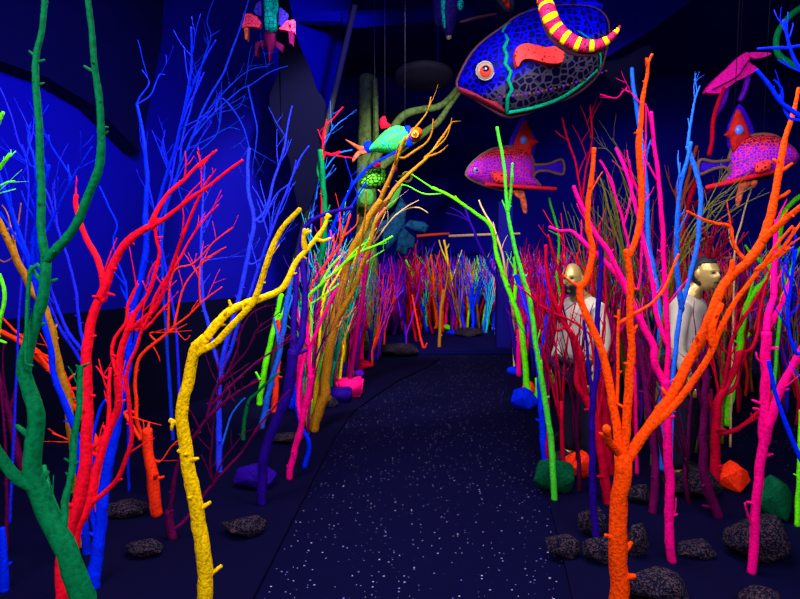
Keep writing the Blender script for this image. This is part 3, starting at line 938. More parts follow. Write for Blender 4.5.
T('mustard stem standing nearest at the far end of the path', 'tan', [([(439, 350), (440, 330), (441, 310), (443, 290)], 4, 2.5), ([(440, 336), (442, 335)], 2.4, 2), ([(441, 310), (446, 285), (448, 270)], 2.5, 1.4)])
T('hot pink Y shaped stem in the far thicket', 'pink', [([(446, 331), (446, 315), (448, 300), (451, 284)], 3.6, 2.4), ([(447, 304), (444, 290)], 2.4, 1.8)])
T('gold stem with a crown touching the cream rail', 'yellow', [
    ([(457, 333), (457, 315), (455, 300), (452, 280), (448, 264), (446, 250), (444, 240)], 3.2, 2.2), ([(448, 264), (442, 250), (439, 240)], 2.4, 1.4), ([(446, 250), (449, 244)], 2, 1), ([(452, 280), (458, 262), (462, 250)], 2, 1), ([(453, 285), (456, 280)], 2, 1)])
T('sky blue stem standing out in the far thicket', 'light_blue', [([(474, 324), (473, 305), (472, 285), (468, 265), (462, 255)], 3.4, 1.8), ([(473, 300), (480, 280), (488, 262)], 2.4, 1.2), ([(473, 308), (484, 290), (494, 268)], 2.6, 1.3)])
T('yellow green stem right of the sky blue stem in the far thicket', 'lime', [([(482, 328), (484, 315), (488, 295), (494, 275)], 3, 1.6)], name='painted_branch', cat='branch')
T('crimson small stem right of the sky blue stem', 'crimson', [([(477, 328), (480, 312), (484, 298)], 3, 1.6)], name='painted_branch', cat='branch')
T('small orange stem left of the far thicket', 'orange', [([(384, 320), (383, 308), (381, 296)], 3.6, 2.5)], name='painted_branch', cat='branch')
T('thin purple forked stem at the left end of the path', 'violet', [([(406, 352), (406, 335), (404, 322)], 2.2, 1.8), ([(406, 336), (402, 320), (398, 300), (394, 270)], 2, 1.4), ([(406, 335), (412, 318), (416, 300), (424, 265), (430, 248)], 2, 1.2)])
T('dark blue slanting stick behind the pink stem at the bend', 'purple', [([(376, 359), (372, 345), (367, 325)], 4, 3)], name='painted_branch', cat='branch')
# ---------------------------------------------------------------- trees traced on the right of the path
T('big orange tree with four spreading limbs at the front right', 'orange_rough', [
    ([(620, 660), (620, 600), (619, 560), (618, 525), (621, 495), (623, 470), (622, 455)], 22, 18, 0.0),
    ([(620, 458), (617, 428), (612, 398), (606, 368), (600, 347), (591, 326), (584, 310), (580, 296), (580, 284)], 11, 9.5, 0.15), ([(580, 285), (586, 281), (590, 266), (592, 248), (588, 225), (589, 200), (592, 172), (594, 148)], 8, 5.5, 0.1), ([(579, 286), (572, 283), (562, 274)], 4.5, 1.5), ([(591, 328), (586, 318), (583, 313)], 6, 5),
    ([(623, 458), (626, 430), (628, 398), (630, 370), (632, 345), (630, 322), (630, 298), (630, 278), (628, 262), (626, 250)], 11, 8, 0.05), ([(629, 256), (637, 236), (641, 210), (641, 178), (639, 150), (640, 130)], 7, 8.5, 0.1), ([(640, 130), (643, 100), (647, 76), (648, 62), (652, 54)], 6, 3.5, 0.05), ([(632, 336), (637, 325)], 6, 3), ([(629, 364), (624, 363)], 5, 3), ([(647, 66), (646, 58)], 4, 3),
    ([(616, 412), (618, 380), (618, 350), (618, 328), (619, 310)], 5, 4), ([(621, 322), (634, 314), (648, 306), (658, 297), (667, 283), (674, 266), (679, 254)], 4.5, 3), ([(619, 318), (614, 316)], 3, 2), ([(618, 374), (622, 371)], 3.5, 2.5),
    ([(626, 460), (638, 442), (652, 424), (665, 404), (677, 384), (690, 360), (702, 336), (712, 312), (720, 292), (732, 276), (746, 264), (756, 252), (764, 240)], 13, 12, 0.1), ([(764, 240), (770, 218), (775, 192), (779, 168), (785, 140), (793, 112), (799, 88)], 10.5, 4.5, 0.1), ([(762, 242), (778, 226), (795, 212), (808, 202)], 9.5, 7, -0.1), ([(728, 284), (732, 270), (732, 260)], 9, 6), ([(732, 278), (738, 268), (744, 264)], 6, 4),
    ([(650, 428), (666, 414), (685, 392), (700, 371), (712, 350), (721, 328), (734, 304), (747, 286), (760, 270), (775, 256), (789, 240), (795, 228)], 9.5, 4, -0.15), ([(712, 346), (712, 330), (716, 316), (722, 304)], 8, 8),
    ([(750, 264), (738, 252), (732, 240), (730, 226), (718, 224), (703, 219), (687, 211)], 5, 3), ([(756, 270), (768, 262), (780, 256), (790, 247)], 5, 2.5), ([(762, 268), (772, 252), (784, 236), (793, 226)], 5, 3), ([(789, 240), (800, 224), (806, 214)], 3.5, 2.5),
    ([(778, 172), (786, 168), (792, 163)], 6, 3), ([(777, 198), (784, 195), (789, 191)], 6, 4), ([(780, 164), (773, 159)], 6, 3.5), ([(665, 404), (655, 408)], 7, 3), ([(694, 352), (692, 344)], 6, 4), ([(678, 384), (672, 380)], 5, 3), ([(690, 388), (690, 380)], 4, 3),
    ([(618, 452), (608, 440), (606, 428)], 11, 11, -0.12), ([(604, 435), (599, 433)], 6, 3), ([(640, 132), (634, 133)], 4, 2), ([(640, 140), (646, 142)], 3, 1.5), ([(618, 540), (610, 537), (605, 535)], 7, 4)],
  d=2.15, nubs=0.5)
T('magenta tree with three limbs just right of the orange trunk', 'magenta', [
    ([(672, 562), (669, 525), (670, 485), (668, 450), (667, 410), (666, 380)], 9.5, 9.5, 0.0), ([(665, 384), (655, 364), (653, 345), (645, 330), (637, 314), (629, 296), (621, 277), (611, 257), (598, 237), (586, 216), (578, 197), (574, 186)], 9, 5, 0.2), ([(628, 294), (618, 276), (603, 260), (590, 248), (580, 238), (570, 231), (560, 231), (549, 227)], 7, 4, 0.25),
    ([(667, 382), (668, 350), (667, 320), (665, 290), (664, 262), (663, 235), (661, 210), (658, 175), (654, 145), (651, 112)], 6.5, 4.5, 0.1), ([(667, 345), (660, 325), (656, 312), (653, 285), (648, 258), (642, 232), (634, 200), (626, 172), (616, 148)], 6, 4, 0.3), ([(642, 232), (640, 200), (632, 176), (629, 160)], 4, 2.5), ([(670, 518), (675, 510), (676, 498)], 3, 2), ([(669, 502), (666, 494)], 4, 2)], nubs=0.7)
T('magenta tree with a wide forked trunk at the right edge', 'magenta', [
    ([(751, 573), (754, 540), (757, 500), (761, 462), (763, 435), (765, 400), (766, 360), (766, 332)], 9.5, 10, 0.0), ([(764, 445), (769, 425), (776, 402), (785, 380), (795, 362), (808, 338)], 10, 9, -0.1), ([(766, 334), (768, 316), (773, 298), (774, 276), (775, 254), (776, 220)], 9, 5, 0.15), ([(767, 330), (777, 312), (786, 292), (790, 275)], 7, 3, 0.2),
    ([(754, 530), (748, 515), (745, 503)], 4, 2.5), ([(764, 365), (757, 358), (756, 352)], 4, 2)], nubs=0.8)
T('crimson tree with curling limbs between the magenta trees', 'crimson', [
    ([(715, 490), (716, 455), (716, 425), (719, 400), (727, 384), (736, 368), (739, 352)], 11, 7, 0.0), ([(720, 434), (735, 430), (750, 420), (762, 408), (775, 394), (788, 384)], 6, 4, 0.2), ([(739, 352), (750, 350), (757, 336), (760, 312), (766, 285), (772, 265)], 5, 2.5), ([(720, 402), (715, 372), (712, 348), (716, 330)], 4, 2), ([(722, 394), (728, 362), (732, 340), (744, 318), (756, 298), (768, 278)], 5, 3),
    ([(722, 395), (732, 390), (738, 378), (739, 362)], 5, 4), ([(716, 420), (706, 390), (700, 365), (698, 345)], 4, 2), ([(726, 386), (720, 360), (722, 340)], 3.5, 1.5)], nubs=0.7)
T('dark plum trunk leaning beside the crimson tree', 'plum', [([(718, 517), (709, 492), (704, 470), (703, 445), (704, 410), (706, 380), (700, 350)], 11, 6), ([(704, 410), (697, 385), (694, 360)], 5, 3)])
T('dark plum trunk between the orange and magenta trunks', 'plum', [([(652, 513), (655, 480), (654, 450), (648, 410), (645, 380), (640, 350), (633, 320)], 9, 5), ([(646, 390), (652, 365), (650, 340)], 5, 3)])
T('crimson twisted tree beside the white-shirted figure on the left', 'crimson', [
    ([(604, 470), (597, 425), (588, 402), (578, 384), (578, 366), (580, 352), (573, 338), (566, 326), (560, 312), (553, 298), (547, 275), (545, 245)], 10, 3.5), ([(586, 398), (581, 372), (576, 350), (570, 330)], 6, 5), ([(600, 430), (592, 345), (584, 330), (570, 320), (556, 314), (540, 305), (527, 293), (515, 284)], 4, 2.2), ([(560, 312), (563, 290), (558, 270), (552, 250), (548, 235)], 5, 2.5), ([(588, 402), (584, 372), (583, 352)], 4, 3),
    ([(566, 326), (556, 330), (553, 310), (548, 292)], 4, 2.5), ([(597, 425), (604, 380), (602, 345), (606, 300), (604, 265)], 4, 2.5)], d=3.4, nubs=0.7)
T('thin crimson stick behind the two lime stems', 'crimson', [([(553, 386), (557, 362), (556, 335), (558, 310), (562, 290)], 5, 3)], name='painted_branch', cat='branch')
T('dark crimson foot of a trunk behind the orange knob', 'crimson', [([(612, 474), (607, 450), (606, 415), (602, 395), (598, 360)], 10, 6)], name='painted_branch', cat='branch')
T('lime tree arching left over the path', 'lime', [
    ([(533, 407), (528, 395), (526, 370), (523, 342), (519, 318), (512, 300), (505, 280), (498, 260), (494, 238), (487, 222), (475, 213), (461, 203), (445, 193), (432, 188)], 7.5, 2.8, 0.0), ([(514, 300), (516, 280), (514, 257)], 5, 3.5), ([(432, 188), (422, 181), (410, 173)], 2, 1), ([(445, 193), (425, 194), (408, 186), (401, 185)], 2, 1), ([(461, 203), (455, 196)], 3, 2), ([(445, 193), (433, 187)], 3, 2), ([(533, 405), (537, 392), (536, 378)], 6, 4)], nubs=0.9)
T('green tall slender tree in front of the pink fish', 'green', [
    ([(554, 500), (552, 452), (548, 420), (543, 388), (538, 358), (533, 325), (529, 298), (522, 274), (515, 248), (510, 226), (507, 206), (505, 182), (502, 155), (497, 127)], 7, 3, 0.1), ([(508, 212), (511, 188), (512, 163)], 4, 3), ([(508, 215), (502, 200)], 2.5, 1.5), ([(543, 390), (542, 375), (541, 360)], 5, 3), ([(499, 138), (496, 129)], 2.4, 1.5), ([(536, 345), (540, 330)], 2.5, 1.4)], nubs=0.6)
T('olive green thin stem right of the slender green tree', 'green', [([(562, 360), (560, 300), (557, 275), (559, 250), (558, 232), (553, 212), (549, 198)], 3.5, 2.4), ([(558, 235), (548, 230)], 2, 1.4)], d=5.4)
T('dark royal blue trunk behind the lime stems', 'blue', [([(545, 462), (543, 430), (541, 400), (538, 360), (531, 325), (524, 300), (516, 275)], 8, 5), ([(538, 360), (545, 330), (548, 300), (545, 280)], 5, 3)])
T('dark purple trunk forking in front of the left figure', 'purple', [([(597, 543), (593, 505), (592, 465), (592, 430), (593, 400), (597, 370), (597, 335), (599, 300), (601, 270), (600, 240)], 8, 5, 0.0), ([(593, 400), (589, 372), (587, 345), (584, 320)], 5, 3.5)], nubs=0.6)
T('slim purple stem crossing the path end', 'purple', [([(520, 380), (508, 310), (497, 280), (488, 262), (478, 242), (470, 222), (464, 205)], 6, 2.4), ([(470, 222), (458, 216), (446, 213)], 2, 1), ([(473, 228), (462, 214), (450, 207)], 2, 1), ([(488, 262), (494, 240), (500, 230)], 2.4, 1.4)], d=7.0)
T('peach thin stem beside the lime arching tree', 'cream', [([(515, 367), (514, 340), (513, 310), (508, 288), (504, 262), (500, 245), (492, 225), (484, 212), (479, 200)], 4, 1.6), ([(506, 275), (508, 258)], 2, 1.2), ([(504, 262), (498, 240), (493, 222)], 2, 1.2)])
T('magenta stump stem behind the peach stem', 'magenta', [([(519, 376), (519, 350), (518, 330)], 6, 5)], name='painted_branch', cat='branch')
T('tall blue trunk behind the upright orange limb', 'light_blue', [
    ([(663, 470), (662, 420), (661, 370), (660, 325), (657, 290), (652, 262), (648, 238), (647, 208), (646, 180), (643, 150), (638, 118), (634, 92), (632, 68)], 7.5, 4, 0.1), ([(645, 172), (647, 152), (651, 140)], 3.5, 2.5)], nubs=0.3)
T('blue tree forking beside the gold-faced figure', 'light_blue', [
    ([(671, 450), (672, 400), (675, 355), (680, 315), (688, 283), (697, 246), (700, 216), (700, 188), (693, 162), (688, 146)], 5, 5, 0.1), ([(688, 146), (690, 128), (695, 100), (700, 86)], 4, 2), ([(682, 310), (677, 270), (677, 225), (680, 188), (687, 162), (691, 142)], 6.5, 5), ([(690, 130), (688, 118)], 2, 1.2)], d=3.3, nubs=0.4)
T('royal blue tree with crossing limbs at the top right edge', 'blue', [
    ([(830, 660), (828, 420), (826, 260), (822, 160), (806, 121), (795, 113), (780, 101), (769, 85), (757, 70)], 9, 4, 0.0), ([(782, 101), (781, 88), (774, 80)], 4, 2.2), ([(806, 121), (789, 118), (784, 106), (780, 95)], 4, 3), ([(824, 190), (812, 90), (800, 70), (792, 55), (788, 40), (784, 20)], 6, 3.5), ([(790, 48), (775, 48), (757, 49)], 4, 3), ([(790, 48), (800, 46), (812, 50)], 4, 3)], d=2.0, nubs=0.3)
T('royal blue curved branch sweeping across the lower right', 'blue', [
    ([(835, 640), (815, 500), (800, 458), (786, 425), (777, 398), (771, 375), (768, 361)], 7, 4, 0.0), ([(822, 540), (808, 372), (795, 352), (788, 322), (790, 290), (796, 250)], 6, 4), ([(789, 305), (783, 282), (784, 265)], 3, 2)], d=2.3, nubs=0.3)
T('lime green tree winding behind the right orange limbs', 'lime', [
    ([(728, 414), (732, 390), (737, 362), (741, 332), (746, 308), (755, 291), (765, 281), (772, 268), (777, 250), (779, 236), (783, 216), (794, 201), (808, 192)], 8, 5, 0.0), ([(772, 268), (762, 262), (750, 252), (745, 245)], 5, 3), ([(746, 308), (752, 285), (756, 272)], 4, 2.5)], d=5.0, nubs=0.7)
T('lime green straight stem at the right edge', 'lime', [([(797, 526), (799, 490), (800, 450), (801, 410)], 6, 4)], name='painted_branch', cat='branch')
T('lime thin twig tree near the right edge', 'green', [([(776, 360), (781, 305), (787, 286), (791, 270), (798, 252), (806, 240)], 4, 3), ([(787, 286), (783, 275)], 3, 2)], d=4.6)
T('dull olive thicket tree right of the left figure', 'olive', [
    ([(648, 440), (640, 330), (634, 296), (626, 266), (617, 238), (610, 215), (605, 195), (600, 178)], 5, 2), ([(634, 296), (624, 258), (618, 222), (610, 190), (606, 172)], 3, 1.4), ([(630, 280), (622, 240), (616, 205), (613, 182)], 3, 1.4), ([(624, 258), (632, 220), (628, 198), (622, 176)], 2.6, 1.3), ([(617, 238), (604, 222), (596, 212)], 2, 1), ([(634, 296), (610, 262), (600, 240), (590, 232)], 2.6, 1),
    ([(640, 305), (641, 200), (632, 172), (621, 152), (612, 138)], 2.2, 1), ([(632, 200), (618, 165), (608, 150), (598, 148)], 2, 1), ([(626, 266), (611, 200), (602, 185)], 2, 1)], d=4.6, nubs=0.4)
T('olive fan of thin twigs above the gold-faced figure', 'olive', [
    ([(655, 430), (664, 310), (672, 280), (680, 262), (690, 240), (702, 224), (720, 206), (738, 195), (752, 187)], 4.5, 1.4), ([(672, 280), (686, 240), (700, 218), (716, 198), (728, 190), (740, 178)], 2.6, 1), ([(680, 262), (696, 234), (716, 222), (742, 205), (770, 192)], 2.4, 1), ([(690, 240), (708, 228), (730, 196), (750, 170)], 2.2, 1), ([(664, 310), (676, 255), (692, 222), (706, 210), (726, 200)], 2.4, 1), ([(676, 270), (690, 250), (702, 240), (712, 236)], 2, 1), ([(672, 280), (680, 240), (684, 215)], 2.4, 1.2), ([(690, 240), (720, 180), (732, 165), (748, 160)], 1.8, 1)], d=4.0, nubs=0.3)
T('cream tipped twig rising past the gold-faced figure', 'cream', [([(733, 330), (735, 250), (741, 225), (746, 205), (752, 187)], 2.4, 1.6), ([(735, 250), (730, 240), (729, 225)], 2, 1)], d=4.4)
T('brown branch fork left of the right-hand pink fish', 'brown', [([(668, 420), (672, 290), (676, 230), (684, 195), (690, 170), (697, 146)], 6, 4), ([(680, 215), (676, 195), (678, 180)], 4, 2.5), ([(684, 195), (696, 175), (702, 158)], 4, 2)], d=4.4)
T('dark crimson trunk behind the blue fork', 'crimson', [([(690, 430), (684, 280), (683, 225), (690, 198), (698, 176), (701, 160)], 7, 5), ([(683, 225), (692, 210), (705, 190)], 4, 2)], d=4.8)
T('dull red thin tree rising under the blue fish', 'crimson', [([(600, 400), (594, 300), (590, 240), (582, 200), (576, 165), (568, 140), (562, 118)], 4, 2), ([(582, 200), (586, 170), (592, 140), (590, 105)], 3, 2), ([(578, 175), (584, 160), (590, 150)], 2, 1), ([(568, 140), (560, 135), (555, 130)], 2, 1)], d=4.6)
T('pink thin twig tree right of the upright orange limb', 'magenta', [([(636, 430), (634, 330), (630, 260), (624, 225), (615, 195), (607, 172), (600, 160)], 4, 2.2), ([(615, 195), (612, 180), (604, 168)], 2.5, 1.5), ([(624, 225), (632, 190), (630, 170), (627, 150)], 2.5, 1.5), ([(640, 280), (646, 120), (642, 105), (626, 90), (616, 98), (600, 94)], 3, 1.6, 0.0), ([(626, 90), (627, 86)], 2, 1)], d=3.9, nubs=0.4)

# ---------------------------------------------------------------- the unnamed thicket: many-stemmed saplings
K = 0


def sapling(px, y0, y1, color, spread, shoots, group, label, d=None, lean=(0, 0), radius=0.02, parts=False, z=0.02, twigs=2):
    global K
    K += 1
    dd = d if d is not None else ground_depth(px, y0, z)
    b = P(px, y0, dd)
    b.z = z
    h = P(px, y1, dd).z - z
    return thicket_tree(label, color, b, h, spread, shoots, group, radius, seed=K * 13 + 5, lean=lean, parts=parts, twigs=twigs, name='painted_sapling', cat='sapling')


WORD = dict(green_dark='dark green', red='red', orange='orange', orange_red='orange red', yellow='yellow', tan='tan', blue='royal blue', light_blue='light blue', violet_blue='violet blue', purple='dark purple', magenta='magenta', dark_magenta='dark magenta',
            crimson='crimson', lime='lime green', green='leaf green', olive='olive', teal='teal', pink='hot pink', violet='violet', cream='cream', brown='brown', plum='plum', cyan='cyan', navy='navy')

# close-packed saplings on the left bed, behind the yellow limbs
mid = [(300, 385, 258, 'cyan', 5.6), (306, 390, 262, 'dark_magenta', 5.4), (311, 392, 240, 'light_blue', 5.8), (313, 400, 270, 'green', 5.2), (318, 382, 226, 'violet', 6.2), (322, 395, 258, 'dark_magenta', 5.5), (328, 384, 232, 'light_blue', 6.0), (332, 378, 262, 'teal', 6.4),
       (336, 375, 246, 'cyan', 6.6), (340, 372, 262, 'violet_blue', 6.8), (346, 374, 272, 'crimson', 6.6), (352, 372, 240, 'green', 6.8), (356, 366, 262, 'violet', 7.2), (368, 360, 252, 'purple', 7.6), (374, 356, 262, 'violet_blue', 8.0), (380, 354, 258, 'violet', 8.3), (303, 408, 250, 'purple', 5.0),
       (316, 388, 210, 'magenta', 5.9), (326, 380, 190, 'blue', 6.4), (308, 380, 232, 'teal', 6.2), (338, 380, 262, 'yellow', 6.0), (344, 366, 228, 'olive', 7.2)]
mid += [(x + RNG.uniform(-6, 6), y0 + RNG.uniform(-6, 6), y1 + RNG.uniform(-14, 18), RNG.choice(('cyan', 'green', 'light_blue', 'teal', 'violet', 'dark_magenta', 'magenta', 'lime', 'crimson', 'orange_red')), d + RNG.uniform(-0.3, 0.3)) for x, y0, y1, c, d in mid]
for x, y0, y1, c, d in mid:
    sapling(x, y0, y1, c, 0.17, 4, WORD[c] + ' saplings in the left thicket', 'slender ' + WORD[c] + ' sapling packed in the thicket left of the path bend', d=d, parts=True, radius=0.015, lean=(0.16, 0), twigs=3)

# saplings on the right bed, among the traced trunks
midr = [(548, 400, 248, 'crimson', 6.0), (556, 395, 262, 'magenta', 6.2), (563, 392, 255, 'red', 6.6), (538, 380, 262, 'violet', 7.2), (545, 378, 246, 'red', 7.0), (570, 400, 240, 'dark_magenta', 6.0), (527, 372, 250, 'violet_blue', 7.6), (534, 374, 240, 'purple', 7.0), (552, 374, 270, 'pink', 7.2), (575, 420, 232, 'crimson', 5.2),
        (606, 420, 235, 'dark_magenta', 5.0), (612, 430, 205, 'olive', 4.8), (620, 425, 215, 'crimson', 5.0), (628, 420, 225, 'dark_magenta', 5.2), (640, 430, 240, 'violet', 5.0), (648, 425, 225, 'magenta', 5.2), (604, 410, 265, 'green', 5.6), (638, 410, 262, 'olive', 5.6),
        (745, 400, 265, 'orange_red', 6.0), (752, 395, 280, 'tan', 6.2), (738, 420, 285, 'crimson', 5.4), (775, 410, 275, 'violet', 5.8), (786, 420, 265, 'blue', 5.4), (796, 430, 285, 'crimson', 5.0), (725, 410, 275, 'olive', 5.6)]
midr += [(x + RNG.uniform(-9, 9), y0 + RNG.uniform(-8, 8), y1 + RNG.uniform(-14, 16), RNG.choice(('crimson', 'dark_magenta', 'plum', 'violet', 'magenta', 'olive', 'purple')), d + RNG.uniform(-0.3, 0.5)) for x, y0, y1, c, d in midr]
midr += [(600, 430, 168, 'olive', 4.7), (608, 430, 150, 'olive', 5.0), (618, 430, 185, 'dark_magenta', 4.6), (625, 430, 176, 'olive', 4.9), (634, 435, 190, 'crimson', 4.8), (672, 440, 215, 'olive', 4.4), (684, 440, 205, 'crimson', 4.5), (696, 440, 190, 'olive', 4.3), (712, 430, 215, 'dark_magenta', 4.6), (722, 440, 205, 'olive', 4.5),
         (566, 440, 240, 'crimson', 3.75), (552, 440, 255, 'dark_magenta', 3.8), (580, 450, 270, 'plum', 3.6), (668, 460, 300, 'plum', 3.5), (690, 470, 320, 'plum', 3.4), (583, 440, 205, 'red', 4.6), (545, 400, 222, 'red', 5.2)]
for x, y0, y1, c, d in midr:
    sapling(x, y0, y1, c, 0.26, 5, WORD[c] + ' saplings in the right thicket', 'slender ' + WORD[c] + ' sapling packed among the trees right of the path', d=d, parts=True, radius=0.016, lean=(-0.1, 0))

# the far thicket behind the step
zones = [(366, 400, ('violet', 'purple', 'violet_blue', 'navy', 'violet', 'dark_magenta'), 20), (392, 424, ('dark_magenta', 'crimson', 'magenta', 'violet', 'crimson'), 22), (420, 446, ('orange', 'crimson', 'orange_red', 'blue', 'green'), 14), (440, 468, ('violet', 'plum', 'orange_red', 'pink', 'blue', 'tan'), 16),
         (460, 498, ('blue', 'light_blue', 'cyan', 'violet_blue', 'lime', 'tan', 'plum'), 24), (486, 520, ('crimson', 'red', 'magenta', 'violet', 'pink'), 16), (512, 560, ('red', 'violet', 'blue', 'magenta', 'crimson', 'cyan', 'purple'), 30), (555, 605, ('blue', 'violet_blue', 'crimson', 'magenta', 'cyan', 'orange_red', 'lime'), 30),
         (600, 690, ('violet', 'blue', 'magenta', 'cyan', 'crimson', 'pink', 'teal', 'green'), 40), (690, 745, ('crimson', 'red', 'violet', 'orange', 'magenta', 'cream'), 22), (735, 805, ('orange', 'violet', 'blue', 'pink', 'lime', 'crimson', 'yellow', 'magenta', 'light_blue', 'violet_blue'), 36)]
Z = 0.07
for x0, x1, cs, n in zones:
    where = 'left of the dark pillar' if x1 < 500 else 'seen through the right-hand trees' if x0 > 505 else 'beside the dark pillar'
    for i in range(n):
        c = cs[i % len(cs)]
        x = x0 + (x1 - x0) * (i + RNG.random()) / n
        d = RNG.uniform(10.0, 12.7)
        yt = RNG.uniform(244, 272) if x < 530 else RNG.uniform(236, 275)
        b = P(x, 300, d)
        b.z = Z
        K += 1
        thicket_tree('thin ' + WORD[c] + ' branch in the far thicket ' + where, c, b, P(x, yt, d).z - Z, RNG.uniform(0.12, 0.34), RNG.choice((3, 4, 5, 6)), WORD[c] + ' branches of the far thicket ' + where,
                     RNG.uniform(0.018, 0.034), seed=K * 17 + 3, lean=(RNG.uniform(-.2, .2), 0), twigs=2)
# ---------------------------------------------------------------- rocks
def speckled_rock_mat():
    m, nt, b = new_mat('speckled_rock')
    L = nt.links.new
    tc = nt.nodes.new('ShaderNodeTexCoord')
    v = nt.nodes.new('ShaderNodeTexVoronoi')
    v.inputs['Scale'].default_value = 150
    L(tc.outputs['Object'], v.inputs['Vector'])
    sep = nt.nodes.new('ShaderNodeSeparateColor')
    L(v.outputs['Color'], sep.inputs[0])
    gt = nt.nodes.new('ShaderNodeMath')
    gt.operation = 'GREATER_THAN'
    gt.inputs[1].default_value = 0.6
    L(sep.outputs[0], gt.inputs[0])
    n = nt.nodes.new('ShaderNodeTexNoise')
    n.inputs['Scale'].default_value = 6
    L(tc.outputs['Object'], n.inputs['Vector'])
    hue = nt.nodes.new('ShaderNodeMix')
    hue.data_type = 'RGBA'
    hue.inputs[6].default_value = lin((104, 66, 66))
    hue.inputs[7].default_value = lin((40, 56, 74))
    L(sep.outputs[1], hue.inputs[0])
    mul = nt.nodes.new('ShaderNodeMath')
    mul.operation = 'MULTIPLY'
    L(gt.outputs[0], mul.inputs[0])
    L(n.outputs['Fac'], mul.inputs[1])
    mix = nt.nodes.new('ShaderNodeMix')
    mix.data_type = 'RGBA'
    mix.inputs[6].default_value = lin((7, 5, 26))
    L(mul.outputs[0], mix.inputs[0])
    L(hue.outputs[2], mix.inputs[7])
    L(mix.outputs[2], b.inputs['Base Color'])
    b.inputs['Roughness'].default_value = 0.9
    b.inputs['Specular IOR Level'].default_value = 0.1
    bp = nt.nodes.new('ShaderNodeBump')
    bp.inputs['Strength'].default_value = 0.6
    bp.inputs['Distance'].default_value = 0.01
    L(v.outputs['Distance'], bp.inputs['Height'])
    L(bp.outputs[0], b.inputs['Normal'])
    return m


M_ROCK = speckled_rock_mat()


def rock(label, mat, cx, ybot, w, h, facets=7, group=None, z=0.02, seed=0, name='painted_rock', sharp=0.8):
    """a chipped stone: the hull of scattered corner points; w and h in pixels, ybot where it meets the ground"""
    rng = random.Random(seed * 71 + int(cx) * 3 + int(ybot))
    d = ground_depth(cx, ybot, z)
    W, H = w * d / F_PX, h * d / F_PX
    loc = G(cx, ybot, z)
    bm = bmesh.new()
    for k in range(facets + 7):
        a, e = 2.4 * k + rng.uniform(-.4, .4), math.asin(-0.9 + 1.85 * (k + 0.5) / (facets + 7))
        r = rng.uniform(0.82, 1.1)
        bm.verts.new((math.cos(a) * math.cos(e) * r, math.sin(a) * math.cos(e) * r, math.sin(e) * r))
    res = bmesh.ops.convex_hull(bm, input=bm.verts)
    bmesh.ops.delete(bm, geom=[v for v in bm.verts if not v.link_faces], context='VERTS')
    bmesh.ops.dissolve_limit(bm, angle_limit=math.radians(14), verts=bm.verts, edges=bm.edges)
    bmesh.ops.triangulate(bm, faces=bm.faces)
    bmesh.ops.subdivide_edges(bm, edges=bm.edges, cuts=3, use_grid_fill=True)
    bmesh.ops.smooth_vert(bm, verts=bm.verts, factor=0.5, use_axis_x=True, use_axis_y=True, use_axis_z=True)
    for v in bm.verts:
        v.co *= 1 + 0.06 * noise.noise(v.co * 2.3 + Vector((cx, ybot, 0))) + 0.03 * noise.noise(v.co * 7)
    zs = [v.co.z for v in bm.verts]
    xs = [v.co.x for v in bm.verts]
    zmin, zmax, xmin, xmax = min(zs), max(zs), min(xs), max(xs)
    for v in bm.verts:
        v.co.x = ((v.co.x - xmin) / (xmax - xmin) - 0.5) * W
        v.co.y = v.co.y * W * 0.42 + W * 0.3
        v.co.z = ((v.co.z - zmin) / (zmax - zmin) * 1.08 - 0.08) * H
    o = build(name, bm, mat, None, loc, False)
    return tag(o, label, 'rock', group)


def block_rock(label, mat, cx, ybot, w, h, z=0.02, rot=0.0, tilt=0.0):
    d = ground_depth(cx, ybot, 0.02)
    W, H = w * d / F_PX, h * d / F_PX
    bm = bmesh.new()
    box(bm, (0, 0, H / 2), (W, W * 0.7, H), Matrix.Rotation(rot, 3, 'Z') @ Matrix.Rotation(tilt, 3, 'Y'))
    bmesh.ops.bevel(bm, geom=list(bm.edges), offset=min(W, H) * 0.16, segments=3, affect='EDGES')
    bmesh.ops.subdivide_edges(bm, edges=list(bm.edges), cuts=1)
    for v in bm.verts:
        v.co += Vector((noise.noise(v.co * 9), noise.noise(v.co * 9 + Vector((5, 0, 0))), noise.noise(v.co * 9 + Vector((0, 5, 0))))) * min(W, H) * 0.11
    zm = min(v.co.z for v in bm.verts)
    for v in bm.verts:
        v.co.z -= zm
    loc = P(cx, ybot, d)
    loc.z = z
    return tag(build('painted_rock', bm, mat, None, loc), label, 'rock')


rock('dark green diamond shaped rock at the foot of the slender green tree', MATS['rock_green'], 556, 496, 42, 36, 4, sharp=1)
rock('orange rock behind the dark green diamond rock', MATS['orange_red'], 580, 481, 36, 27, 5, sharp=1)
rock('orange rock between the crimson and magenta trees on the right', MATS['orange_red'], 738, 494, 34, 30, 5, sharp=1)
rock('dark green rock at the right edge', MATS['rock_green'], 780, 524, 38, 48, 6, sharp=1)
rock('royal blue rock at the foot of the lime arching tree', MATS['blue'], 526, 411, 28, 22, 5)
rock('red rock peeking out behind the lime arching tree', MATS['orange_red'], 529, 396, 14, 14, 5)
rock('royal blue flat rock behind the magenta stump stem', MATS['blue'], 517, 376, 18, 9, 5)
rock('purple rock behind the dark purple double trunk', MATS['purple'], 253, 491, 44, 22, 6)
block_rock('hot pink block at the left edge of the path', MATS['pink'], 350, 396, 27, 18, rot=0.1)
block_rock('purple flat block in front of the hot pink block', MATS['purple'], 340, 401, 24, 13, rot=-0.1)
block_rock('purple slab block behind the hot pink block', MATS['purple'], 341, 381, 24, 15, rot=0.15, tilt=-0.15)
rock('small violet rock right of the purple slab block', MATS['violet'], 358, 377, 12, 7, 5)
rock('lime green rock beside the tall tan tree', MATS['lime'], 312, 420, 20, 20, 6)
rock('royal blue rock behind the crooked blue stick', MATS['blue'], 291, 412, 22, 19, 6)
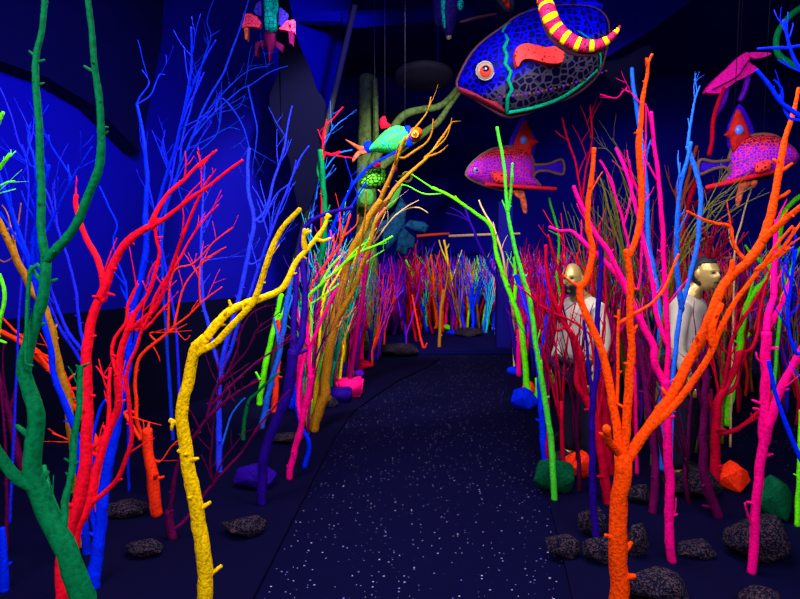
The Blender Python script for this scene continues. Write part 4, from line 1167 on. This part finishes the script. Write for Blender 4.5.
rock('small yellow rock behind the magenta leaning tree', MATS['yellow'], 315, 382, 9, 13, 5)
rock('crimson low rock under the hot pink stem at the bend', MATS['crimson'], 360, 370, 24, 9, 5)
rock('royal blue round rock at the far end of the path', MATS['blue'], 429, 332, 7, 6, 5, z=0.07)
rock('lime green rock at the far end of the path', MATS['lime'], 446, 330, 11, 5, 5, z=0.07)
rock('royal blue rock right of the far lime rock', MATS['blue'], 453, 335, 13, 5, 5, z=0.07)
rock('pale pink rock left of the far thicket', MATS['cream'], 380, 319, 6, 5, 5, z=0.07)
rock('dark teal rock under the far crimson twigs', MATS['green_dark'], 397, 325, 8, 6, 5, z=0.07)
rock('lime green rock far off behind the right orange tree', MATS['lime'], 747, 338, 12, 6, 5, z=0.07)
rock('royal blue rock far off under the lime one on the right', MATS['blue'], 748, 343, 11, 6, 5, z=0.07)
rock('white pebble rock at the foot of the dark pillar', MATS['white'], 494, 330, 4, 3, 5, z=0.07)

dark = [(662, 612, 70, 34, 'dark speckled boulder at the bottom edge right of the orange trunk'), (768, 618, 48, 24, 'dark speckled boulder at the bottom right corner'), (768, 566, 70, 44, 'dark speckled boulder behind the right magenta trunk'), (594, 538, 30, 32, 'dark speckled rock behind the dark purple trunk'),
        (602, 566, 34, 28, 'dark speckled rock left of the orange trunk'), (700, 500, 60, 24, 'dark speckled rock between the plum trunks'), (640, 560, 22, 36, 'dark speckled rock close right of the orange trunk'), (576, 448, 44, 16, 'dark speckled rock behind the orange rock'),
        (705, 452, 54, 18, 'dark speckled rock behind the crimson trunk'), (642, 506, 26, 20, 'dark speckled rock left of the plum trunk'), (566, 560, 36, 22, 'dark smooth rock at the right edge of the carpet'),
        (397, 357, 44, 12, 'dark rubble rock at the bend of the path'), (470, 337, 30, 9, 'dark rubble rock under the far blue stems'), (286, 445, 34, 10, 'dark flat rock behind the magenta tree'), (118, 520, 46, 14, 'dark flat rock behind the blue trunk'), (140, 560, 40, 14, 'dark flat rock between the blue and yellow trunks'),
        (240, 540, 46, 18, 'dark flat rock right of the yellow trunk'), (326, 408, 24, 10, 'dark rock between the lime rock and purple block'), (548, 372, 20, 10, 'dark rock beyond the lime stems'), (700, 560, 40, 14, 'dark low rock between the magenta trunks')]
for cx, yb, w, h, lab in dark:
    rock(lab, M_ROCK, cx, yb, w, h, 7, name='boulder', z=0.07 if yb < 340 else 0.02)

# ---------------------------------------------------------------- hanging fish
M_WIRE = plain('thin_wire', (4, 4, 30), 0.6, 0.2)
M_RIM = plain('rim_brown', (92, 48, 66), 0.7, 0.2)
M_EYEW = plain('eye_white', (165, 140, 118), 0.25, 0.5)
M_PUPIL = plain('eye_dark', (8, 6, 60), 0.15, 0.6)


def wires(root, pts):
    for p in pts:
        bm = bmesh.new()
        tube(bm, [p - root.location, Vector((p.x, p.y, ZC)) - root.location], [0.003, 0.003], 4)
        build('hanging_wire', bm, M_WIRE, root)


def ribbon(root, name, px, d, w, mat, closed=False, off=0.0):
    pts = [P(x, y, d + off) - root.location for x, y in px]
    if closed:
        pts.append(pts[0])
    sp, sr = smooth_path(pts, [w] * len(pts), w * 1.5)
    bm = bmesh.new()
    tube(bm, sp, sr, 8)
    return build(name, bm, mat, root)


def shape_part(root, name, px, d, thick, mat, y=0.0, sm=2, flat=False):
    bm = bmesh.new()
    ol = outline_world(px, d + y, root.location, sm)
    (slab if flat else inflate)(bm, ol, thick)
    return build(name, bm, mat, root, None, not flat)


def eye(root, x, y, d, r, off, iris, white=None):
    c = P(x, y, d + off) - root.location
    bm = bmesh.new()
    ball(bm, c, r, 1, 0.55, 1)
    e = build('eye', bm, white or M_EYEW, root)
    bm = bmesh.new()
    ball(bm, c + Vector((0, -r * 0.3, -r * 0.1)), r * 0.68, 1, 0.5, 1)
    build('iris', bm, iris, e)
    bm = bmesh.new()
    ball(bm, c + Vector((0, -r * 0.5, r * 0.05)), r * 0.4, 1, 0.5, 1)
    build('pupil', bm, M_PUPIL, e)
    bm = bmesh.new()
    tube(bm, [c + Vector((math.cos(a) * r, 0.0, math.sin(a) * r)) for a in [2 * math.pi * k / 24 for k in range(25)]], [r * 0.16] * 25, 6)
    build('eye_rim', bm, M_PUPIL, e)


# big blue puffer fish
d = 4.3
root = empty('hanging_fish', P(535, 62, d))
M_BLUEFISH = voronoi_scales('blue_fish_scales', [(3, 1, 95), (4, 2, 40)], [(2, 1, 225), (60, 54, 72)], 22, 0.1, split=-0.06, slope=0.5)
body = [(457, 82), (462, 70), (472, 53), (485, 40), (503, 27), (520, 15), (545, 8), (572, 6), (595, 9), (606, 18), (609, 34), (606, 50), (600, 70), (588, 85), (570, 97), (545, 106), (520, 115), (505, 116), (488, 107), (470, 96), (459, 90)]
bo = shape_part(root, 'body', body, d, 0.42, M_BLUEFISH)
FY = -0.2


def body_off(x, y, thick=0.42):
    """height of the inflated body's near side at a pixel"""
    n = len(body)
    cx, cy = sum(p[0] for p in body) / n, sum(p[1] for p in body) / n
    dx, dy = x - cx, y - cy
    s = 0.0
    for (ax, ay), (bx, by) in zip(body, body[1:] + body[:1]):
        ex, ey = bx - ax, by - ay
        den = dx * ey - dy * ex
        if abs(den) < 1e-9:
            continue
        t = ((ax - cx) * ey - (ay - cy) * ex) / den
        u = ((ax - cx) * dy - (ay - cy) * dx) / den
        if t > 0 and -1e-6 <= u <= 1 + 1e-6:
            s = max(s, 1 / t)
    return -thick * 0.5 * math.sqrt(max(0.0, 1 - min(1.0, s) ** 2))



M_STRIPE = paint('stripe_green', (0, 150, 118), rough=0.5, bump=0.1)
for px in ([(508, 25), (526, 23), (546, 23), (566, 27), (583, 35), (595, 46), (600, 56), (599, 68)], [(508, 25), (503, 32), (508, 40), (504, 48), (507, 56), (505, 64), (511, 72), (508, 80), (512, 89), (508, 97), (507, 113)], [(507, 113), (540, 106), (568, 94), (597, 70)]):
    pts = [P(x, y, d + body_off(x, y) - 0.006) - root.location for x, y in px]
    sp, sr = smooth_path(pts, [0.013] * len(pts), 0.03)
    bm = bmesh.new()
    tube(bm, sp, sr, 8)
    build('stripe', bm, M_STRIPE, root)
ribbon(root, 'outline_rim', body, d, 0.012, M_RIM, True)
shape_part(root, 'lip', [(458, 87), (472, 93), (490, 103), (507, 107), (507, 114), (492, 108), (474, 99), (460, 92)], d, 0.12, paint('lip_red', (150, 50, 70)), -0.03)
eye(root, 485, 71, d, 0.062, body_off(485, 71) - 0.0, paint('iris_orange', (220, 70, 50), bump=0.0))
M_SPONGE = voronoi_scales('sponge_red', (60, 10, 20), (255, 62, 62), 42, 0.28, rough=0.7)
shape_part(root, 'pectoral_fin', [(515, 64), (514, 53), (519, 47), (527, 45), (535, 48), (545, 49), (553, 48), (562, 50), (562, 63), (550, 65), (540, 63), (528, 60), (521, 62), (517, 68)], d, 0.07, M_SPONGE, -0.23, 2, True)
for i in range(26):
    t = i / 25
    x, y = 500 + t * 106, 97 - 6 * t - 20 * t * t
    bm = bmesh.new()
    ball(bm, P(x, y, d + body_off(x, y) - 0.004) - root.location, 0.009, seg=8, ring=6)
    build('bead', bm, M_RIM if i % 3 else MATS['violet'], root)
shape_part(root, 'tail_fin', [(603, 62), (622, 58), (650, 44), (652, 62), (640, 82), (646, 104), (622, 92), (604, 76)], d, 0.06, M_BLACK_SHEET, 0.02)
shape_part(root, 'dorsal_fin', [(520, 16), (545, 2), (580, -3), (604, 4), (598, 12), (570, 8)], d, 0.06, M_BLUEFISH, 0.02)
wires(root, [P(510, 30, d), P(585, 15, d)])
tag(root, 'big royal blue fish with a green zigzag stripe and red fin, hanging overhead', 'fish')

# two pink fish
M_PINKFISH = voronoi_scales('pink_fish_scales', [(105, 14, 30), (120, 16, 235)], [(225, 50, 70), (235, 45, 125)], 44, 0.1, split=0.07)
M_FINRED = paint('fin_red', (190, 42, 42), bump=0.2, scale=30)
M_FINBACK = paint('fin_violet', (64, 16, 190), bump=0.1)
M_POLERED = paint('pole_red', (225, 40, 62))
M_FRINGE = paint('fringe', (215, 110, 80), scale=30, mottle=0.6)
M_RIMF = plain('rim_olive', (110, 78, 62), 0.7, 0.2)
M_DOTBLUE = plain('dot_blue', (90, 120, 235), 0.3, 0.4)


def pink_fish(label, d, mx, org):
    root = empty('hanging_fish', P(*mx(505, 168), d))
    m = lambda px: [mx(x, y) for x, y in px]
    body = m([(466, 174), (470, 166), (478, 158), (487, 152), (497, 148), (513, 147), (526, 150), (532, 158), (534, 168), (533, 177), (540, 186), (528, 188), (506, 190), (490, 187), (477, 182), (469, 178)])
    shape_part(root, 'body', body, d, 0.26, M_PINKFISH)
    ribbon(root, 'outline_rim', body, d, 0.014, M_RIMF, True)
    shape_part(root, 'back_fin', m([(508, 148), (515, 128), (524, 116), (533, 130), (536, 141), (533, 158), (520, 156)]), d, 0.05, M_FINBACK, 0.04)
    f = shape_part(root, 'dorsal_fin', m([(513, 147), (519, 131), (525, 120), (531, 131), (534, 139), (539, 142), (533, 146), (530, 157), (521, 153)]), d, 0.06, M_FINRED, -0.03)
    c = P(*mx(523.5, 140), d - 0.06) - root.location
    bm = bmesh.new()
    ball(bm, c, 0.03, 1, 0.6, 1.15)
    build('eye_spot', bm, M_DOTBLUE, f)
    shape_part(root, 'tail_fin', m([(532, 165), (546, 164), (562, 160), (563, 174), (548, 171), (535, 172)]), d, 0.05, M_FINBACK, 0.0)
    ribbon(root, 'tail_rim', m([(533, 165), (548, 164), (562, 160), (563, 174), (548, 171), (537, 172), (532, 181), (538, 187)]), d, 0.012, M_RIMF, False, -0.025)
    a, b = P(*mx(485, 184), d - 0.12) - root.location, P(*mx(556, 189), d - 0.1) - root.location
    bm = bmesh.new()
    tube(bm, [a, (a + b) / 2, b], [0.016, 0.018, 0.016], 8)
    build('cross_pole', bm, M_POLERED, root)
    shape_part(root, 'pectoral_fin', m([(491, 172), (506, 172), (508, 182), (495, 182)]), d, 0.06, M_SPONGE, -0.16)
    eye(root, *mx(476.5, 170.5), d, 0.03, -0.07, M_DOTBLUE)
    for px in ([(512, 190), (524, 191), (525, 203), (520, 199), (515, 196)], [(519, 191), (526, 198), (527, 213), (523, 212), (520, 200)], [(506, 189), (513, 190), (511, 198), (507, 195)]):
        shape_part(root, 'fringe', m(px), d, 0.04, M_FRINGE, -0.03)
    wires(root, [P(*mx(500, 150), d), P(*mx(530, 155), d)])
    tag(root, label, 'fish')


pink_fish('pink and violet scaly fish with a red sail fin hanging over the path end', 5.2, lambda x, y: (x, y), None)


def mirror(x, y):
    u = (x - 515) / 49.0
    v = (y - 168)
    return (748 - u * 50, 160 + v * (1.12 if v < -15 else 0.98) + u * 8.5)


pink_fish('pink and violet scaly fish facing right above the right-hand trees', 4.3, mirror, None)

# green scaly fish, left
d = 6.2
root = empty('hanging_fish', P(392, 141, d))
M_GREENFISH = voronoi_scales('green_fish_scales', (60, 250, 60), (0, 95, 190), 17, 0.035, stretch=(1.3, 1.0, 1.3))
b = [(368, 150), (376, 140), (385, 131), (395, 126), (404, 127), (411, 132), (411, 142), (404, 150), (394, 154), (383, 153), (373, 152)]
shape_part(root, 'body', b, d, 0.3, M_GREENFISH)
ribbon(root, 'collar', [(407, 127), (409, 133), (408, 141), (410, 146)], d, 0.035, MATS['blue'], False, -0.06)
shape_part(root, 'head', [(409, 131), (415, 127), (421, 129), (422, 134), (419, 140), (413, 142), (409, 138)], d, 0.2, MATS['orange'], -0.03)
eye(root, 415, 134, d, 0.038, -0.12, MATS['orange'], MATS['yellow'])
shape_part(root, 'dorsal_fin', [(381, 129), (380, 119), (385, 116), (387, 122), (391, 126)], d, 0.06, MATS['red'], 0.0)
for px in ([(369, 147), (360, 146), (345, 139), (350, 144), (358, 150), (364, 153)], [(369, 150), (362, 148), (354, 155), (352, 163), (360, 156), (368, 153)]):
    shape_part(root, 'tail_fin', px, d, 0.06, M_FRINGE, 0.0)
bm = bmesh.new()
ball(bm, P(368.5, 147, d) - root.location, 0.055, 1, 0.9, 1.1)
build('tail_joint', bm, MATS['blue'], root)
wires(root, [P(385, 131, d), P(405, 128, d)])
tag(root, 'bright green scaly fish with an orange head and tail by the kelp stalk', 'fish')

d = 6.6
root = empty('hanging_fish', P(374, 178, d))
M_GREENFISH2 = voronoi_scales('lime_fish_scales', (110, 235, 40), (10, 60, 30), 20, 0.12, stretch=(1, 1, 1.6))
shape_part(root, 'body', [(359, 184), (363, 176), (371, 169), (380, 167), (386, 171), (387, 179), (381, 187), (370, 189), (362, 188)], d, 0.26, M_GREENFISH2)
for px in ([(362, 178), (365, 171), (369, 173), (367, 177)], [(373, 168), (378, 162), (381, 165), (379, 169)]):
    shape_part(root, 'back_fin', px, d, 0.06, MATS['crimson'], -0.02)
bm = bmesh.new()
ball(bm, P(395, 170, d) - root.location + Vector((0, -0.1, 0)), 0.032)
build('nose_ball', bm, MATS['pink'], root)
shape_part(root, 'head', [(386, 171), (392, 167), (398, 171), (397, 179), (389, 181)], d, 0.2, MATS['navy'], 0.0)
bm = bmesh.new()
c = P(407, 177, d) - root.location
tube(bm, [c + Vector((math.cos(a) * 0.05, 0, math.sin(a) * 0.05)) for a in [2 * math.pi * k / 20 for k in range(21)]], [0.015] * 21, 6)
tube(bm, [c + Vector((-0.05, 0, 0)), P(397, 176, d) - root.location], [0.012, 0.012], 6)
build('mouth_ring', bm, MATS['olive'], root)
wires(root, [P(375, 170, d)])
tag(root, 'small lime green fish with crimson back fins hanging below the scaly green fish', 'fish')

# cyan-backed creature seen from below at the top left
d = 4.6
root = empty('hanging_fish', P(271, 16, d))
M_CYANB = voronoi_scales('cyan_back', (0, 190, 180), (5, 40, 70), 30, 0.05)
shape_part(root, 'body', [(266, -14), (276, -14), (278, 2), (277, 18), (277, 31), (266, 31), (265, 15), (264, 0)], d, 0.2, M_CYANB)
shape_part(root, 'tail', [(265, 32), (276, 32), (276, 44), (272, 52), (270, 66), (268, 52), (265, 44)], d, 0.1, MATS['plum'], 0.02)
M_VIO = voronoi_scales('violet_shoulder', (62, 40, 200), (12, 8, 80), 40, 0.06)
M_PNK = voronoi_scales('pink_flipper', (255, 60, 110), (150, 20, 60), 45, 0.05)
for px, nm, mm in (([(254, 12), (258, 4), (262, 2), (262, 17), (257, 16)], 'shoulder', M_VIO), ([(280, 8), (288, 14), (287, 19), (283, 28), (279, 25)], 'shoulder', M_VIO), ([(244, 15), (252, 15), (258, 18), (262, 24), (260, 29), (250, 27), (243, 29)], 'flipper', M_PNK), ([(279, 30), (284, 26), (287, 22), (295, 21), (295, 26), (288, 28), (295, 29), (295, 33)], 'flipper', M_PNK),
                   ([(256, 44), (264, 41), (264, 47), (259, 49), (258, 57), (256, 56)], 'hind_fin', MATS['plum']), ([(277, 42), (284, 46), (282, 52), (277, 48)], 'hind_fin', MATS['plum']), ([(245, 29), (249, 29), (248, 41), (246, 40)], 'fringe', M_FRINGE), ([(289, 33), (294, 33), (293, 46), (290, 44)], 'fringe', MATS['plum'])):
    shape_part(root, nm, px, d, 0.05, mm, -0.02, 1, True)
wires(root, [P(271, 0, d)])
tag(root, 'cyan-backed sea creature with pink flippers hanging against the blue wall', 'sea creature')

# dark fish nose-down, top middle
d = 5.0
root = empty('hanging_fish', P(447, 10, d))
M_DKF = voronoi_scales('dark_fish_skin', (22, 14, 100), (44, 22, 120), 22, 0.08)
shape_part(root, 'body', [(434, -14), (460, -14), (458, 10), (455, 26), (450, 37), (445, 35), (441, 25), (435, 24), (433, 6)], d, 0.2, M_DKF)
shape_part(root, 'stripe', [(441, -12), (446, -12), (445, 12), (446, 28), (443, 26), (441, 10)], d, 0.05, M_CYANB, -0.1)
shape_part(root, 'side_fin', [(460, 21), (478, 16), (497, 13), (492, 16), (475, 20), (462, 23)], d, 0.05, M_RIM, 0.0)
shape_part(root, 'spot', [(457, 2), (463, 0), (463, 8), (459, 10)], d, 0.05, M_CYANB, -0.05)
bm = bmesh.new()
ball(bm, P(449, 37, d) - root.location, 0.022)
build('nose', bm, M_EYEW, root)
wires(root, [P(447, 0, d)])
tag(root, 'dark violet fish hanging nose-down left of the big blue fish', 'fish')
d = 4.4
root = empty('hanging_fish', P(506, 4, d))
shape_part(root, 'body', [(493, -8), (500, -14), (515, -10), (515, 2), (513, 11), (506, 10), (499, 2)], d, 0.14, plain('teal_grey', (28, 62, 82), 0.6, 0.3))
for px in ([(500, -2), (505, -3), (507, 2), (503, 3)], [(505, 4), (510, 2), (511, 8), (507, 8)]):
    shape_part(root, 'patch', px, d, 0.05, M_FINRED, -0.06)
wires(root, [P(506, -6, d)])
tag(root, 'small dark teal fish with red patches at the top edge', 'fish')

# striped eel tail
d = 3.7
root = empty('eel_tail', P(575, 30, d))
pts = [P(x, y, dd) - root.location for x, y, dd in ((541, -25, 3.9), (544, -6, 3.8), (548, 12, 3.7), (555, 27, 3.7), (566, 38, 3.68), (580, 45, 3.66), (594, 46, 3.64), (606, 41, 3.62), (615, 33, 3.6), (620, 26, 3.6))]
sp, sr = smooth_path(pts, [w * d / F_PX / 2 for w in (16, 16, 16, 15, 14, 13, 11, 8.5, 5.5, 2)], 0.012)
bm = bmesh.new()
tube(bm, sp, sr, 14, 0.0, mat_index=lambda i: 1 if i % 6 < 2 else 0)
build('tail', bm, [voronoi_scales('eel_red', (205, 25, 75), (60, 8, 40), 60, 0.08), MATS['yellow']], root)
bm = bmesh.new()
sp2 = [p + Vector((0, 0.05, -r * 0.75)) for p, r in zip(sp, sr)]
tube(bm, sp2, [r * 0.55 for r in sr], 8)
build('belly_band', bm, M_RIM, root)
bm = bmesh.new()
tube(bm, [sp[0], Vector((sp[0].x, sp[0].y, ZC - root.location.z))], [0.006, 0.006], 5)
build('hanging_wire', bm, M_WIRE, root)
tag(root, 'curling red eel tail with yellow bands in front of the big blue fish', 'eel')

# magenta fin-like cloth with violet strips, top right
d = 4.5
root = empty('hanging_ray', P(735, 75, d))
M_MAG = paint('magenta_cloth', (250, 30, 175), bump=0.4, scale=40)
bo = shape_part(root, 'body', [(704, 93), (711, 83), (718, 76), (727, 68), (736, 59), (745, 53), (748, 57), (747, 63), (753, 67), (755, 71), (745, 77), (733, 83), (724, 90), (718, 94)], d, 0.05, M_MAG, 0.0, 2, True)
shape_part(root, 'tip', [(746, 54), (757, 53), (770, 54), (762, 58), (752, 59)], d, 0.04, M_MAG, -0.02, 2, True)
for px in ([(722, 90), (729, 88), (726, 102), (718, 115), (714, 118), (717, 105)], [(745, 78), (751, 75), (747, 90), (742, 101), (738, 100), (743, 90)]):
    shape_part(root, 'violet_strip', px, d, 0.05, MATS['violet'], 0.03)
ribbon(root, 'stem', [(724, 88), (717, 106), (713, 122), (712, 140), (709, 155)], d, 0.016, MATS['crimson'], False, -0.02)
ribbon(root, 'seam', [(712, 90), (724, 84), (738, 76), (745, 66), (749, 60)], d, 0.006, MATS['plum'], False, -0.07)
wires(root, [P(740, 60, d)])
tag(root, 'magenta ray-like cloth fish with violet strips hanging above the right pink fish', 'fish')

# green hoop at the top right
d = 4.0
root = empty('green_hoop', P(800, 36, d))
ribbon(root, 'ring', [(800, 8), (788, 18), (779, 30), (776, 42), (778, 54), (788, 62), (802, 68), (818, 66), (828, 54), (831, 38), (824, 20), (812, 10)], d, 0.02, MATS['green_dark'], True)
wires(root, [P(800, 8, d)])
tag(root, 'dark green hoop hanging at the top right corner', 'hoop')

# ---------------------------------------------------------------- two figures in white shirts
M_SKIN_GOLD = plain('gold_face', (190, 160, 88), 0.38, 0.5, 0.35)
M_HOOD = plain('dark_hair', (34, 28, 40), 0.6, 0.3)
M_SHIRT = plain('white_cloth', (188, 178, 160), 0.9, 0.1)
M_TROUSER = plain('dark_trousers', (26, 20, 44), 0.9, 0.1)
M_BELT = plain('dark_belt', (16, 14, 22), 0.6, 0.3)


def skin_mesh(verts, edges, radii, sub=2):
    me = bpy.data.meshes.new('figure_skin')
    me.from_pydata(verts, edges, [])
    o = bpy.data.objects.new('figure_skin', me)
    COL.objects.link(o)
    sk = o.modifiers.new('skin', 'SKIN')
    sv = me.skin_vertices[0].data
    for i, r in enumerate(radii):
        sv[i].radius = r if isinstance(r, tuple) else (r, r)
        sv[i].use_root = i == 0
    ss = o.modifiers.new('sub', 'SUBSURF')
    ss.levels = ss.render_levels = sub
    dg = bpy.context.evaluated_depsgraph_get()
    out = bpy.data.meshes.new_from_object(o.evaluated_get(dg))
    bpy.data.objects.remove(o)
    return out


def figure(label, px, py, d, H, face, headpiece, seed, yaw=0.0, bald=False):
    """standing figure of height H; px,py is its head centre; face = turn of the head in radians (0 towards the camera, + to the photo's right)"""
    hc = P(px, py, d)
    s = H / 1.75
    YAW = Matrix.Rotation(yaw, 3, 'Z')
    lean = YAW @ Vector((0, -.11 * s, 0))
    base = Vector((hc.x - lean.x, hc.y - lean.y, 0.02))
    up = hc.z - 0.02 - 1.63 * s
    root = empty('standing_figure', base)
    # body skeleton in metres for a 1.75 m person, x to the side, -y to the front
    V = [(0, 0, .95), (0, 0, 1.12), (0, 0, 1.30), (0, .01, 1.43), (0, -.02, 1.50), (0, -.08, 1.57),
         (-.155, .01, 1.40), (-.21, .02, 1.14), (-.21, -.06, .90), (-.21, -.09, .83), (.155, .01, 1.40), (.21, .02, 1.14), (.22, -.06, .90), (.21, -.09, .83),
         (-.10, 0, .90), (-.11, -.02, .50), (-.11, .02, .09), (-.12, -.13, .03), (.10, 0, .90), (.11, -.02, .50), (.11, .02, .09), (.12, -.13, .03)]
    E = [(0, 1), (1, 2), (2, 3), (3, 4), (4, 5), (3, 6), (6, 7), (7, 8), (8, 9), (3, 10), (10, 11), (11, 12), (12, 13), (0, 14), (14, 15), (15, 16), (16, 17), (0, 18), (18, 19), (19, 20), (20, 21)]
    R = [(.16, .11), (.14, .10), (.16, .105), (.11, .08), .055, .05, .062, .045, .032, .038, .062, .045, .032, .038, .09, .06, .042, .038, .09, .06, .042, .038]
    me = skin_mesh(V, E, R)
    bm = bmesh.new()
    bm.from_mesh(me)
    # five fingers on each hand
    for sx in (-1, 1):
        for k in range(5):
            a = Vector((sx * .21, -.10, .82)) + Vector((0, (k - 2) * 0.017, 0))
            ln = (0.055, 0.075, 0.082, 0.075, 0.06)[k] if k else 0.055
            dirv = Vector((-sx * 0.15, -0.25 if k == 0 else 0.0, -1)).normalized()
            tube(bm, [a, a + dirv * ln * .55, a + dirv * ln + Vector((-sx * .012, 0, 0))], [.010, .009, .007], 6)
    # head: an egg with brow, nose, lips, chin and ears
    rot = Matrix.Rotation(face, 3, 'Z')
    g = bmesh.ops.create_uvsphere(bm, u_segments=32, v_segments=24, radius=1)
    for v in g['verts']:
        x, y, z = v.co
        fz = max(0.0, -y)
        w = 0.078 * (1 - 0.18 * max(0, -z) ** 1.5)
        p = Vector((x * w, y * 0.098 - (0.012 * max(0, -z) * fz), z * 0.122))
        dn = math.exp(-(x / 0.16) ** 2)
        p.y -= fz * dn * 0.026 * math.exp(-((z + 0.08) / 0.2) ** 2)      # nose
        p.y -= fz * 0.008 * math.exp(-((z - 0.24) / 0.1) ** 2)          # brow
        p.y += fz * 0.012 * math.exp(-((z - 0.06) / 0.12) ** 2) * math.exp(-((abs(x) - 0.38) / 0.2) ** 2)   # eye sockets
        p.y -= fz * 0.010 * math.exp(-((z + 0.45) / 0.07) ** 2) * math.exp(-(x / 0.3) ** 2)  # lips
        p.y -= fz * 0.012 * math.exp(-((z + 0.8) / 0.15) ** 2)
        v.co = rot @ p + Vector((0, -.11, 1.63))
    for sx in (-1, 1):
        g = bmesh.ops.create_uvsphere(bm, u_segments=12, v_segments=8, radius=1)
        for v in g['verts']:
            v.co = rot @ Vector((v.co.x * .012 + sx * .08, v.co.y * .02 + .01, v.co.z * .033)) + Vector((0, -.11, 1.63))
    M = Matrix.Diagonal((s, s, s))
    for v in bm.verts:
        v.co = YAW @ (M @ v.co) + Vector((0, 0, up if v.co.z > 0.9 else up * max(0, v.co.z / 0.9)))
    b = build('body', bm, M_SKIN_GOLD, root)
    md = b.modifiers.new('remesh', 'REMESH')
    md.mode = 'VOXEL'
    md.voxel_size = 0.0065
    md.use_smooth_shade = True

    def fit(p):
        p = YAW @ (M @ p)
        return p + Vector((0, 0, up if p.z > 0.9 * s else up * max(0, p.z / (0.9 * s))))

    def cloth(name, V2, E2, R2, mat):
        m2 = skin_mesh(V2, E2, R2)
        bm = bmesh.new()
        bm.from_mesh(m2)
        for v in bm.verts:
            q = v.co
            q = q + Vector((1, 1, 0)) * 0.008 * noise.noise(q * 9)
            v.co = fit(q)
        return build(name, bm, mat, root)
    cloth('shirt', [V[0], V[1], V[2], V[3], (0, -.025, 1.495), V[6], V[7], V[8], V[10], V[11], V[12]], [(0, 1), (1, 2), (2, 3), (3, 4), (3, 5), (5, 6), (6, 7), (3, 8), (8, 9), (9, 10)],
          [(.175, .135), (.165, .125), (.175, .13), (.125, .10), .078, .078, .06, .05, .078, .06, .05], M_SHIRT)
    cloth('trousers', [(0, 0, .97), V[14], V[15], V[16], V[18], V[19], V[20]], [(0, 1), (1, 2), (2, 3), (0, 4), (4, 5), (5, 6)], [(.175, .13), .108, .08, .068, .108, .08, .068], M_TROUSER)
    bm = bmesh.new()
    tube(bm, [fit(Vector((math.cos(a) * .205, math.sin(a) * .155, .99))) for a in [2 * math.pi * k / 28 for k in range(29)]], [0.022] * 29, 8)
    build('belt', bm, M_BELT, root)
    for sx in (-1, 1):
        bm = bmesh.new()
        g = bmesh.ops.create_uvsphere(bm, u_segments=16, v_segments=10, radius=1)
        for v in g['verts']:
            q = v.co
            v.co = fit(Vector((sx * .115 + q.x * .062, -.06 + q.y * .15, max(0.0, .045 + q.z * (.06 + .03 * q.y)))))
        build('shoe', bm, M_BELT, root)
    # eyes, mouth line, hair
    for sx in (-1, 1):
        bm = bmesh.new()
        ball(bm, fit(rot @ Vector((sx * .03, -.088, .012)) + Vector((0, -.11, 1.63))), 0.011 * s, 1.3, .6, .7, 10, 8)
        build('eye', bm, M_HOOD, root)
    bm = bmesh.new()
    tube(bm, [fit(rot @ Vector((x, -.102 + abs(x) * .5, -.055)) + Vector((0, -.11, 1.63))) for x in (-.026, -.012, 0, .012, .026)], [.003, .005, .0045, .005, .003], 6)
    build('mouth', bm, M_BELT, root)
    bm = bmesh.new()
    g = bmesh.ops.create_uvsphere(bm, u_segments=28, v_segments=20, radius=1)
    kill = []
    for v in g['verts']:
        x, y, z = v.co
        if (y < -0.2 and z < 0.55 or z < -0.75) if not bald else (z > -0.28 or z < -0.97):
            kill.append(v)
        v.co = fit(rot @ Vector((x * .084, y * .102 + .008, z * .125 + .006)) + Vector((0, -.11, 1.63)))
    bmesh.ops.delete(bm, geom=kill, context='VERTS')
    h = build('dark_scarf' if bald else 'hair', bm, M_HOOD, root)
    so = h.modifiers.new('thickness', 'SOLIDIFY')
    so.thickness = 0.012
    if headpiece:
        rg = random.Random(seed)
        bm = bmesh.new()
        for k in range(14):
            a = rg.uniform(0, 6.28)
            r = rg.uniform(.01, .07)
            st = fit(rot @ Vector((math.cos(a) * r, math.sin(a) * r, .105)) + Vector((0, -.11, 1.63)))
            dr = Vector((math.cos(a) * .6, math.sin(a) * .6 + .05, 1))
            pts = shoot_curve(rg, st, dr, rg.uniform(.16, .32), .3, 5)
            sp, sr = smooth_path(pts, [.0075, .007, .006, .005, .004, .0028], .02)
            tube(bm, sp, sr, 6, .15)
            for _ in range(2):
                j = rg.randrange(2, 5)
                tw = shoot_curve(rg, pts[j], dr + Vector((rg.uniform(-.7, .7), 0, 0)), .08, .2, 3)
                tube(bm, tw, [.005, .0045, .004, .0028], 5)
        build('coral_headdress', bm, MATS['dark_coral'], root)
    tag(root, label, 'person')


figure('person in white shirt with gilded face and red coral headdress by the big orange limb', 706, 274, 3.75, 1.52, -0.5, True, 3, 0.9)
figure('standing person in a white shirt with a gilded face turned left, behind the orange fork', 572, 279, 4.0, 1.5, 0.45, False, 4, -1.05, True)
